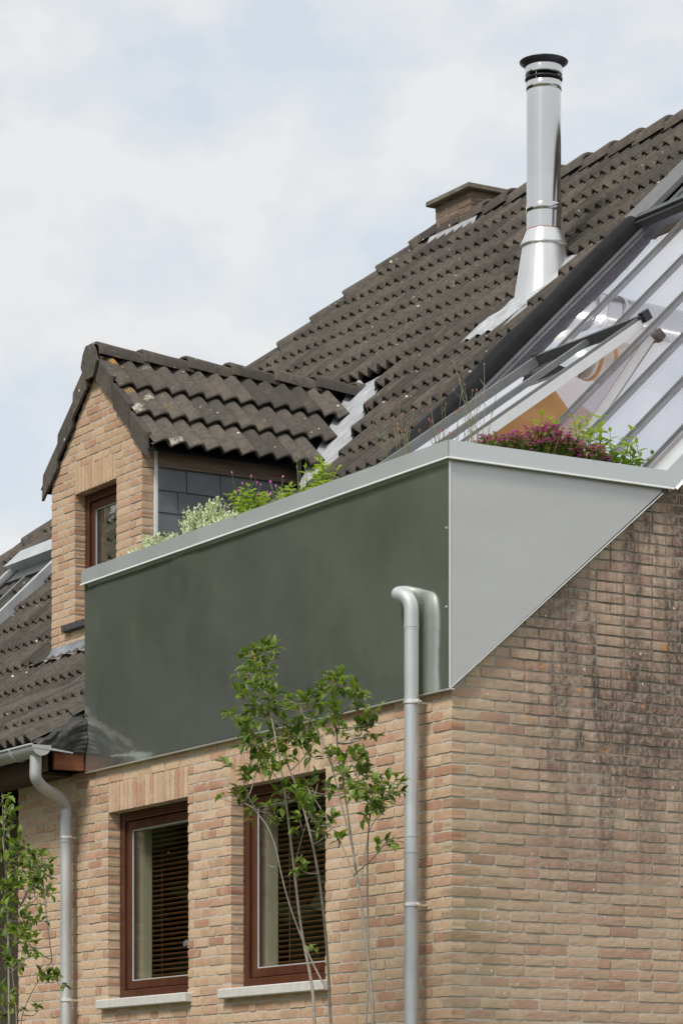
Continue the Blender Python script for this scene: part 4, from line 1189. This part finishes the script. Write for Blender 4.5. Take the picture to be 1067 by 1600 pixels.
# ================================================================== GUTTER AND DOWNPIPES
gut = thing('eaves_gutter', 'grey zinc half round gutter along the left eaves', 'gutter', (-.45, 4.45, 4.25))
gm = MB(); gr = .072; GXc, GZc = -.415, 4.315
def arc(r, y): return [(GXc + r * math.cos(PI + PI * k / 12), y, GZc + r * math.sin(PI + PI * k / 12)) for k in range(13)]
ys = (4.375, 14.2)
a0, a1, b0, b1 = arc(gr, ys[0]), arc(gr, ys[1]), arc(gr - .004, ys[0]), arc(gr - .004, ys[1])
gm.add(a0 + a1 + b0 + b1, [(k, k + 1, 13 + k + 1, 13 + k) for k in range(12)] + [(26 + k, 39 + k, 39 + k + 1, 26 + k + 1) for k in range(12)], True)
gm.add(a0, [tuple(range(13))])
gm.build('trough', 'galv', gut)
MB().tube([(GXc - gr, ys[0], GZc), (GXc - gr, ys[1], GZc)], .009, 8).build('rolled_lip', 'galv', gut)
for y in (4.72, 5.3, 5.9): MB().tube([(GXc + (gr + .003) * math.cos(PI + PI * k / 8), y, GZc + (gr + .003) * math.sin(PI + PI * k / 8)) for k in range(9)], .008, 6).build('gutter_bracket', 'galv', gut)
MB().add([(GXc - gr, 4.372, GZc + .0), (GXc + gr + .16, 4.372, GZc - .035), (GXc + gr + .16, 4.535, GZc - .030), (GXc - gr + .02, 4.535, GZc + .004), (GXc - gr, 4.372, GZc - .02), (GXc + gr + .16, 4.372, GZc - .045)], [(0, 1, 2, 3), (4, 5, 1, 0)]).build('end_tray', 'galv', gut)

def smooth_path(pts, it=3):
    pts = [Vector(p) for p in pts]
    for _ in range(it):
        q = [pts[0]]
        for a, b in zip(pts[:-1], pts[1:]): q += [a * .75 + b * .25, a * .25 + b * .75]
        q.append(pts[-1]); pts = q
    return pts
dp1 = thing('swan_neck_downpipe', 'galvanised downpipe with swan neck bend left of the windows', 'downpipe', (-.085, 4.74, 0))
pr = .0385
PYL = 4.675
MB().tube(smooth_path([(-.415, 4.465, 4.262), (-.415, 4.465, 4.20), (-.415, 4.475, 4.06), (-.085, PYL - .01, 3.99), (-.085, PYL, 3.86), (-.085, PYL, 3.80)]), pr + .002, 20).build('swan_neck', 'galv', dp1)
MB().tube([(-.085, PYL, 3.83), (-.085, PYL, 0.0)], pr, 20).build('pipe', 'galv', dp1)
MB().tube([(-.085, PYL, 3.84), (-.085, PYL, 3.70)], pr + .0035, 20).build('socket', 'galv', dp1)
for z in (3.735, 2.62):
    c = MB(); c.tube([(-.085, PYL, z - .009), (-.085, PYL, z + .009)], pr + .007, 20); c.box(-.085, .0, PYL - .006, PYL + .006, z - .006, z + .006); c.box(-.093, -.077, PYL - pr - .03, PYL - pr, z - .008, z + .008)
    c.build('clamp', 'zinc_edge', dp1)
dp2 = thing('corner_downpipe', 'tall galvanised downpipe running from the metal box down the corner', 'downpipe', (-.105, .32, 0))
PXR, PYR, PR2 = -.108, .245, .041
MB().tube(smooth_path([(-.02, PYR + .155, 4.758), (-.09, PYR + .150, 4.752), (-.128, PYR + .11, 4.735), (-.122, PYR + .03, 4.715), (PXR, PYR, 4.66), (PXR, PYR, 4.57), (PXR, PYR, 4.52)], 2), PR2 + .001, 22).build('elbow', 'galv', dp2)
MB().tube([(PXR, PYR, 4.545), (PXR, PYR, 3.36)], PR2, 22).build('upper_pipe', 'galv', dp2)
MB().tube([(PXR, PYR, 3.37), (PXR, PYR, 0.0)], PR2 + .0005, 22).build('lower_pipe', 'galv', dp2)
for z in (4.54, 3.36, 3.27): MB().tube([(PXR, PYR, z - .006), (PXR, PYR, z + .006)], PR2 + .003, 22).build('joint_ring', 'galv', dp2)
for z in (4.115, 2.975):
    c = MB(); c.tube([(PXR, PYR, z - .009), (PXR, PYR, z + .009)], PR2 + .006, 22); c.box(PXR, .0, PYR - .005, PYR + .005, z - .005, z + .005); c.box(PXR - .006, PXR + .006, PYR - PR2 - .035, PYR - PR2, z - .010, z + .010); c.tube([(PXR - .02, PYR - PR2 - .022, z), (PXR + .02, PYR - PR2 - .022, z)], .004, 6)
    c.build('clamp', 'zinc_edge', dp2)

MB().box(PXR - PR2 - .003, PXR - PR2 + .002, PYR - .004, PYR + .004, 0, 3.36).build('pipe_seam', 'galv', dp2)
MB().box(-.085 - pr - .003, -.085 - pr + .002, PYL - .004, PYL + .004, 0, 3.70).build('pipe_seam', 'galv', dp1)
# small fitting at the right edge of the gable
wf = MB().bbox(1.66, 1.86, -.10, .0, 2.50, 2.575, .01); wf = wf.build('wall_fitting', 'pvc')
tag(wf, 'small pale fitting on the gable wall at the right edge', 'wall fitting')

# ================================================================== PLANTS
def rdir(r, zb=0.0):
    while True:
        v = Vector((r.uniform(-1, 1), r.uniform(-1, 1), r.uniform(-1, 1)))
        if .05 < v.length < 1: break
    v.normalize(); v.z += zb; return v.normalized()

def leafy_plant(name, label, base, stems, height, leafL, leafW, matL, seed, spread=.25, cat='plant', matS='stem', whorl=.035, group=None):
    r = random.Random(seed); t = thing(name, label, cat, base, group); st = MB(); lv = MB(); b = Vector(base)
    for _ in range(stems):
        d = Vector((r.uniform(-spread, spread), r.uniform(-spread, spread), 1)); h = height * r.uniform(.65, 1.05)
        p0 = b + Vector((r.uniform(-.06, .06), r.uniform(-.06, .06), 0)); k = 6
        pts = [p0 + d * (h * i / k) + Vector((r.uniform(-.006, .006), r.uniform(-.006, .006), 0)) for i in range(k + 1)]
        st.tube(pts, [.0038 - .0022 * i / k for i in range(k + 1)], 5)
        n = int(h / whorl); ph = r.random() * 6
        for i in range(1, n + 1):
            q = i / n; p = pts[0].lerp(pts[-1], q)
            for s_ in (0, 1):
                a = ph + i * PI / 2 + s_ * PI
                dd_ = Vector((math.cos(a), math.sin(a), r.uniform(.1, .7) + (.5 if q > .9 else 0)))
                sc = (1.1 - .45 * q) * r.uniform(.75, 1.15)
                lv.leaf(p, dd_, Vector((0, 0, 1)), leafL * sc, leafW * sc, r.uniform(.1, .4))
    st.build('stems', matS, t)['kind'] = 'stuff'; lv.build('leaves', matL, t)['kind'] = 'stuff'
    return t

def flower_clump(name, label, base, n, rad, h, matF, seed, cat='flowers', group=None, fl=.011):
    r = random.Random(seed); t = thing(name, label, cat, base, group); st = MB(); lv = MB(); fw_ = MB(); dl = MB(); b = Vector(base)
    for _ in range(n):
        a = r.random() * 2 * PI; q = math.sqrt(r.random()) * rad
        p0 = b + Vector((math.cos(a) * q * .7, math.sin(a) * q * .7, 0)); p1 = b + Vector((math.cos(a) * q, math.sin(a) * q * 1.1, h * r.uniform(.45, 1.0) * (1 - .35 * (q / rad) ** 2)))
        st.tube([p0, p0.lerp(p1, .5) + Vector((r.uniform(-.01, .01), r.uniform(-.01, .01), 0)), p1], .0017, 4)
        for _k in range(6):
            pp = p0.lerp(p1, r.uniform(.2, .95)); lv.leaf(pp, rdir(r, .4), (0, 0, 1), r.uniform(.02, .04), r.uniform(.014, .028), .2)
        for _k in range(r.randint(1, 3)):
            c = p1 + rdir(r) * .014
            tgt = fw_ if r.random() < (.6 if matF == 'flower_pink' else .45) else dl
            for j in range(5):
                e = Vector((math.cos(j * 1.2566), math.sin(j * 1.2566), r.uniform(.0, .6))); tgt.leaf(c, e, (0, 0, 1), fl * r.uniform(.7, 1.2), fl * .8, .2, .1)
    st.build('stems', 'stem_red', t)['kind'] = 'stuff'; lv.build('leaves', 'leaf_mid', t)['kind'] = 'stuff'; fw_.build('flowers', matF, t)['kind'] = 'stuff'; dl.build('faded_flowers', 'flower_dull', t)['kind'] = 'stuff'
    return t

def wiry_plant(name, label, base, stems, height, seed, tip='flower_dull', cat='plant', group=None, spread=.25, leafy=True):
    r = random.Random(seed); t = thing(name, label, cat, base, group); st = MB(); fl = MB(); b = Vector(base)
    for _ in range(stems):
        h = height * r.uniform(.6, 1.05); d = Vector((r.uniform(-spread, spread), r.uniform(-spread, spread), 1)); c = Vector((r.uniform(-.05, .05), r.uniform(-.05, .05), 0))
        p0 = b + Vector((r.uniform(-.05, .05), r.uniform(-.05, .05), 0))
        pts = [p0 + d * (h * i / 5) + c * (i / 5) ** 2 for i in range(6)]
        st.tube(pts, [.0022, .002, .0019, .0017, .0015, .0012], 4)
        if leafy:
            for i in range(1, 5):
                if r.random() < .7: st.leaf(pts[i], d + rdir(r) * .5, (1, 0, 0), r.uniform(.05, .10), .005, .1, .05)
        fl.leaf(pts[-1], d, (1, 0, 0), .018, .009, .0); fl.leaf(pts[-1], d, (0, 1, 0), .016, .009, .0)
        if r.random() < .5:
            e = pts[3] + (d + rdir(r) * .8).normalized() * .12; st.tube([pts[3], e], .0012, 4); fl.leaf(e, d, (1, 0, 0), .020, .010, 0); fl.leaf(e, d, (0, 1, 0), .018, .010, 0)
    st.build('stems', 'stem_dry', t)['kind'] = 'stuff'; fl.build('flower_buds', tip, t)['kind'] = 'stuff'
    return t

def silver_bush(label, base, n, rad, h, seed, lean=(0, 0)):
    r = random.Random(seed); t = thing('silver_bush', label, 'plant', base); st = MB(); lv = MB(); b = Vector(base)
    for _ in range(n):
        a = r.random() * 2 * PI; q = math.sqrt(r.random())
        p1 = b + Vector((math.cos(a) * q * rad + lean[0] * r.random(), math.sin(a) * q * rad * 1.2 + lean[1] * r.random(), h * r.uniform(.3, 1.0) * (1 - .3 * q)))
        st.tube([b + Vector((0, 0, -.02)), b.lerp(p1, .5) + rdir(r) * .02, p1], .003, 4)
        for _k in range(60):
            c = b.lerp(p1, r.uniform(.45, 1.03)) + rdir(r) * .022
            lv.leaf(c, rdir(r, .6), rdir(r), r.uniform(.016, .032), r.uniform(.009, .015), .2, .1)
    st.build('stems', 'stem_dry', t)['kind'] = 'stuff'; lv.build('leaves', 'leaf_silver', t)['kind'] = 'stuff'; return t

ZS = 5.45
silver_bush('low silvery bush against the slate cheek, at the left end of the planter', (.10, 3.62, ZS), 90, .15, .24, 1, (.05, .15))
silver_bush('taller silvery bush in front of the slate cheek', (.16, 3.20, ZS), 110, .17, .36, 2, (.05, -.25))
silver_bush('small silvery bush spilling right of the taller silvery bush', (.12, 2.85, ZS), 70, .15, .20, 3, (0, -.2))
leafy_plant('leafy_plant', 'rounded bright green leafy plant hanging over the long coping', (.05, 2.30, ZS + .02), 24, .21, .055, .038, 'leaf_lime', 5, .7, whorl=.024)
leafy_plant('leafy_plant', 'pale green plant beside the lead valley with upright shoots', (.08, 1.55, ZS), 12, .30, .075, .036, 'leaf_lime', 6, .26)
leafy_plant('leafy_plant', 'low yellow green plant trailing along the coping below the valley', (.06, 1.85, ZS), 22, .17, .055, .038, 'leaf_lime', 7, .7, whorl=.026)
leafy_plant('leafy_plant', 'small yellow sprig on the coping beside the dormer corner', (.02, 3.86, ZS + .03), 6, .09, .026, .016, 'leaf_lime', 8, .5, whorl=.02)
wiry_plant('wildflower', 'wiry pink wildflowers left of the rounded leafy plant', (.10, 2.42, ZS), 6, .36, 9, 'flower_pink', 'flowers', spread=.35)
wiry_plant('wildflower', 'wiry pink wildflowers just right of the rounded leafy plant', (.10, 2.05, ZS), 6, .28, 10, 'flower_pink', 'flowers', spread=.35)
wiry_plant('wildflower', 'tall thin seed heads rising by the lead valley', (.14, 1.95, ZS), 4, .46, 11, 'stem_dry', 'flowers', spread=.12, leafy=False)
for i, (x, y, h, lab) in enumerate(((.20, .78, .48, 'wiry budded stems in front of the black membrane roll'), (.22, .52, .44, 'wiry budded stems before the lower left end of the glass'), (.30, .34, .50, 'thin grass-like stems just left of the pink flowers'), (.35, .22, .66, 'tallest thin stem rising over the opened sash'))):
    wiry_plant('wildflower', lab, (x, y, ZS), 9 - i, h, 20 + i, 'bud', 'flowers', spread=.30)
flower_clump('pink_flowers', 'reddish mat of faded pink flowers at the left of the gable planter', (.44, .16, ZS + .05), 240, .19, .18, 'flower_pink', 31, fl=.013)
flower_clump('pink_flowers', 'bright magenta flower clump in the middle of the gable planter', (.72, .17, ZS + .05), 340, .23, .26, 'flower_pink', 32, fl=.018)
flower_clump('pink_flowers', 'pink flower clump trailing under the tall green shoots', (.96, .12, ZS + .04), 200, .17, .18, 'flower_pink', 33, fl=.018)
leafy_plant('leafy_plant', 'light green shoot standing among the magenta flowers', (.84, .24, ZS), 6, .38, .095, .044, 'leaf_lime', 41, .2)
leafy_plant('leafy_plant', 'tallest light green leafy shoots at the right of the planter', (1.10, .16, ZS), 8, .40, .095, .038, 'leaf_lime', 42, .24, whorl=.042)
leafy_plant('leafy_plant', 'light green leafy shoots between the tallest shoots and the metal verge', (1.24, .15, ZS), 8, .33, .095, .038, 'leaf_lime', 43, .28, whorl=.042)
leafy_plant('leafy_plant', 'shortest leafy shoots at the right end of the planter', (1.36, .13, ZS), 7, .24, .085, .038, 'leaf_lime', 44, .3, whorl=.042)
leafy_plant('leafy_plant', 'dark green low leaves at the foot of the tall shoots', (1.16, .11, ZS), 26, .16, .075, .050, 'leaf_mid', 45, .9, whorl=.03)

# ================================================================== YOUNG TREES in front of the wall
def unproject(px, py, x):
    a = (px - 533.5) / FPX
    dx, dy = _sy + a * _cy, _cy - a * _sy
    t = (x - CAMX) / dx
    return Vector((x, CAMY + t * dy, CAMZ + t * (1795 - py) / FPX))
def young_tree(name, label, xpl, stems, clusters, seed, leafL=.058, base_px=None):
    """stems: polylines of photo points turned into world points on the plane x=xpl with depth jitter; clusters: leafy twigs"""
    r = random.Random(seed)
    tr = MB(); lo = MB(); lv = MB(); tw = MB(); be = MB()
    foot = unproject(*base_px, xpl); foot.z = 0
    t = thing(name, label, 'tree', foot)
    pts_all = []
    for k, (poly, r0, r1) in enumerate(stems):
        off = r.uniform(-.12, .12)
        pts = [unproject(px, py, xpl + off * (1 - i / len(poly)) + r.uniform(-.03, .03) + (.10 * math.sin(k * 2 + i)))for i, (px, py) in enumerate(poly)]
        if poly[0][1] >= 1590:
            pts = [foot + Vector((r.uniform(-.06, .06), r.uniform(-.06, .06), 0)), pts[0].lerp(foot, .35)] + pts
        pts = smooth_path(pts, 2); n = len(pts)
        tr.tube(pts, [r0 + (r1 - r0) * (i / (n - 1)) ** .8 for i in range(n)], 7)
        pts_all += pts[2:]
    for (px, py, nl, rad) in clusters:
        c = unproject(px, py, xpl + r.uniform(-.22, .22))
        near = min(pts_all, key=lambda p: (p - c).length + max(0, p.z - c.z) * .7)
        mid = near.lerp(c, .55) + Vector((0, 0, -.02)) + rdir(r) * .015
        tw.tube(smooth_path([near, mid, c], 1), [.0045, .004, .0035, .003, .0022, .0018], 5)
        nl = int(nl * 1.9); nt_ = max(2, nl // 6)
        for q in range(nt_):
            e = c + rdir(r, .35) * rad * r.uniform(.5, 1.0)
            s0 = near.lerp(c, r.uniform(.6, 1.0))
            tw.tube([s0, s0.lerp(e, .5) + rdir(r) * .01, e], .0015, 4)
            m_ = max(3, nl // nt_)
            for j in range(m_):
                u = r.uniform(.25, 1.05); p = s0.lerp(e, u)
                d = (e - s0).normalized() * .8 + rdir(r, .15) * .9
                sc = r.uniform(.5, 1.25)
                lv.leaf(p, d, Vector((r.uniform(-.5, .3), r.uniform(-.5, .5), 1)), leafL * sc, leafL * .56 * sc, r.uniform(.05, .35), r.uniform(.1, .35))
            if r.random() < .7:
                for _k in range(4):
                    p = s0.lerp(e, r.uniform(.3, .9)) + rdir(r) * .012
                    be.tube([p, p + Vector((0, 0, .007))], .0035, 5)
    tr.build('trunk', 'bark', t); tw.build('twigs', 'bark', t)['kind'] = 'stuff'; lv.build('crown', 'leaf_tree', t)['kind'] = 'stuff'; be.build('fruits', 'berry', t)['kind'] = 'stuff'
    return t
z8 = lambda L: [(320 + a / 2.667, 1000 + b / 2.667) for a, b in L]
stemsA = [(z8([(457, 1600), (450, 1440), (402, 1220), (370, 930), (330, 600), (290, 380), (235, 110)]), .0125, .0035),
          (z8([(524, 1600), (512, 1300), (480, 1000), (430, 760), (365, 560), (300, 420), (265, 230)]), .012, .003),
          (z8([(705, 1600), (690, 1400), (645, 1050), (612, 850), (585, 640), (552, 470), (540, 200)]), .012, .0035),
          (z8([(670, 1600), (684, 1400), (676, 950), (682, 760), (700, 690)]), .008, .003),
          (z8([(508, 1460), (425, 1300), (335, 1060), (287, 810), (205, 700), (165, 680)]), .006, .002),
          (z8([(640, 1040), (585, 880), (520, 760), (430, 620)]), .0045, .002),
          (z8([(650, 1020), (670, 860), (690, 770), (760, 700)]), .0045, .002),
          (z8([(610, 850), (520, 480), (440, 330)]), .005, .002),
          (z8([(375, 940), (410, 800), (450, 690), (470, 600)]), .004, .002)]
clA = [(x, y, n, rad) for (x, y), n, rad in (
    (z8([(200, 60)])[0], 20, .11), (z8([(240, 40)])[0], 16, .09), (z8([(170, 110)])[0], 16, .10), (z8([(270, 110)])[0], 18, .11), (z8([(200, 150)])[0], 20, .10), (z8([(290, 160)])[0], 14, .10),
    (z8([(150, 260)])[0], 18, .12), (z8([(220, 250)])[0], 24, .12), (z8([(290, 260)])[0], 20, .11), (z8([(115, 330)])[0], 16, .10), (z8([(170, 370)])[0], 24, .12), (z8([(250, 340)])[0], 26, .12), (z8([(330, 340)])[0], 24, .12),
    (z8([(400, 290)])[0], 26, .12), (z8([(440, 350)])[0], 26, .12), (z8([(390, 400)])[0], 24, .12), (z8([(210, 440)])[0], 24, .12), (z8([(290, 440)])[0], 24, .12), (z8([(340, 480)])[0], 22, .12), (z8([(440, 450)])[0], 22, .12),
    (z8([(150, 540)])[0], 20, .11), (z8([(220, 530)])[0], 18, .11), (z8([(290, 560)])[0], 16, .11), (z8([(490, 290)])[0], 18, .11), (z8([(510, 230)])[0], 22, .11), (z8([(555, 180)])[0], 26, .11), (z8([(600, 200)])[0], 20, .10), (z8([(520, 370)])[0], 18, .11), (z8([(610, 270)])[0], 14, .09),
    (z8([(560, 330)])[0], 16, .11), (z8([(640, 400)])[0], 20, .11), (z8([(690, 380)])[0], 16, .10), (z8([(700, 340)])[0], 12, .08), (z8([(600, 480)])[0], 18, .11), (z8([(520, 500)])[0], 14, .10), (z8([(580, 570)])[0], 20, .12), (z8([(650, 560)])[0], 26, .12), (z8([(690, 620)])[0], 22, .11), (z8([(620, 620)])[0], 20, .11), (z8([(540, 640)])[0], 18, .11),
    (z8([(730, 660)])[0], 22, .11), (z8([(790, 620)])[0], 16, .10), (z8([(750, 730)])[0], 14, .10), (z8([(770, 820)])[0], 12, .08), (z8([(700, 720)])[0], 14, .10), (z8([(440, 620)])[0], 18, .11), (z8([(400, 690)])[0], 20, .11), (z8([(440, 740)])[0], 18, .11), (z8([(400, 770)])[0], 12, .10), (z8([(350, 650)])[0], 14, .10),
    (z8([(160, 670)])[0], 14, .09), (z8([(200, 700)])[0], 14, .09), (z8([(270, 720)])[0], 14, .09), (z8([(60, 660)])[0], 4, .05), (z8([(380, 930)])[0], 10, .07), (z8([(540, 780)])[0], 12, .09), (z8([(560, 850)])[0], 7, .07), (z8([(510, 800)])[0], 10, .08), (z8([(440, 1290)])[0], 2, .03))]
young_tree('young_tree', 'slender multi-stemmed young tree in front of the right window', -1.05, stemsA, clA, 3, base_px=(560, 1700))
stemsB = [([(15, 1600), (14, 1500), (12, 1400), (6, 1300), (4, 1240)], .011, .003),
          ([(30, 1600), (45, 1560), (62, 1530), (82, 1500)], .004, .0018), ([(18, 1520), (40, 1500), (52, 1480)], .004, .002), ([(28, 1600), (22, 1540), (16, 1480)], .005, .002), ([(0, 1460), (20, 1435), (32, 1415)], .004, .002)]
clB = [(3, 1250, 10, .10), (8, 1275, 10, .10), (22, 1285, 8, .08), (4, 1305, 12, .10), (18, 1320, 16, .11), (36, 1335, 18, .11), (55, 1345, 18, .11), (72, 1340, 10, .08), (80, 1350, 8, .07), (10, 1345, 18, .12), (30, 1360, 22, .12), (50, 1365, 22, .12), (68, 1370, 16, .10), (5, 1385, 20, .12), (25, 1390, 24, .12), (45, 1390, 20, .12), (62, 1400, 14, .10), (12, 1420, 20, .12), (30, 1430, 22, .12), (46, 1440, 16, .11), (5, 1460, 18, .12), (22, 1465, 20, .12), (40, 1465, 16, .11), (55, 1480, 12, .10), (12, 1500, 12, .10), (30, 1500, 12, .10), (75, 1535, 14, .08), (92, 1540, 12, .08), (60, 1520, 6, .06), (60, 1580, 5, .06), (5, 1585, 14, .10), (8, 1560, 10, .09), (30, 1575, 6, .07)]
young_tree('young_tree', 'leafy young tree at the left edge in front of the downpipe', -1.35, stemsB, clB, 9, base_px=(16, 1700), leafL=.060)

# ================================================================== WOODLAND across the garden, mirrored in panel and window glass
wd = MB(); r = random.Random(77)
for k in range(30):
    u_ = -17 + 34 * k / 29 + r.uniform(-1, 1); t_ = r.uniform(-1.5, 5)
    cx_ = -14.5 + u_ * .855 - t_ * .52; cy_ = 26 + u_ * .52 + t_ * .855
    hh = r.uniform(12.5, 15)
    wd.tube([(cx_, cy_, 0), (cx_ + .3, cy_, hh * .7)], [.25, .08], 6)
    for _b in range(30):
        a = rdir(r); c = Vector((cx_, cy_, hh * .5)) + Vector((a.x * 2.6, a.y * 2.6, a.z * hh * .47))
        for _q in range(46):
            p = c + rdir(r) * r.uniform(.2, 1.25)
            wd.leaf(p, rdir(r), rdir(r), r.uniform(.5, .8), r.uniform(.35, .5), .1)
o = wd.build('woodland', 'leaf_woods'); tag(o, kind='stuff')
o['label'] = 'dark green wood mirrored in the metal panel and the window glass'
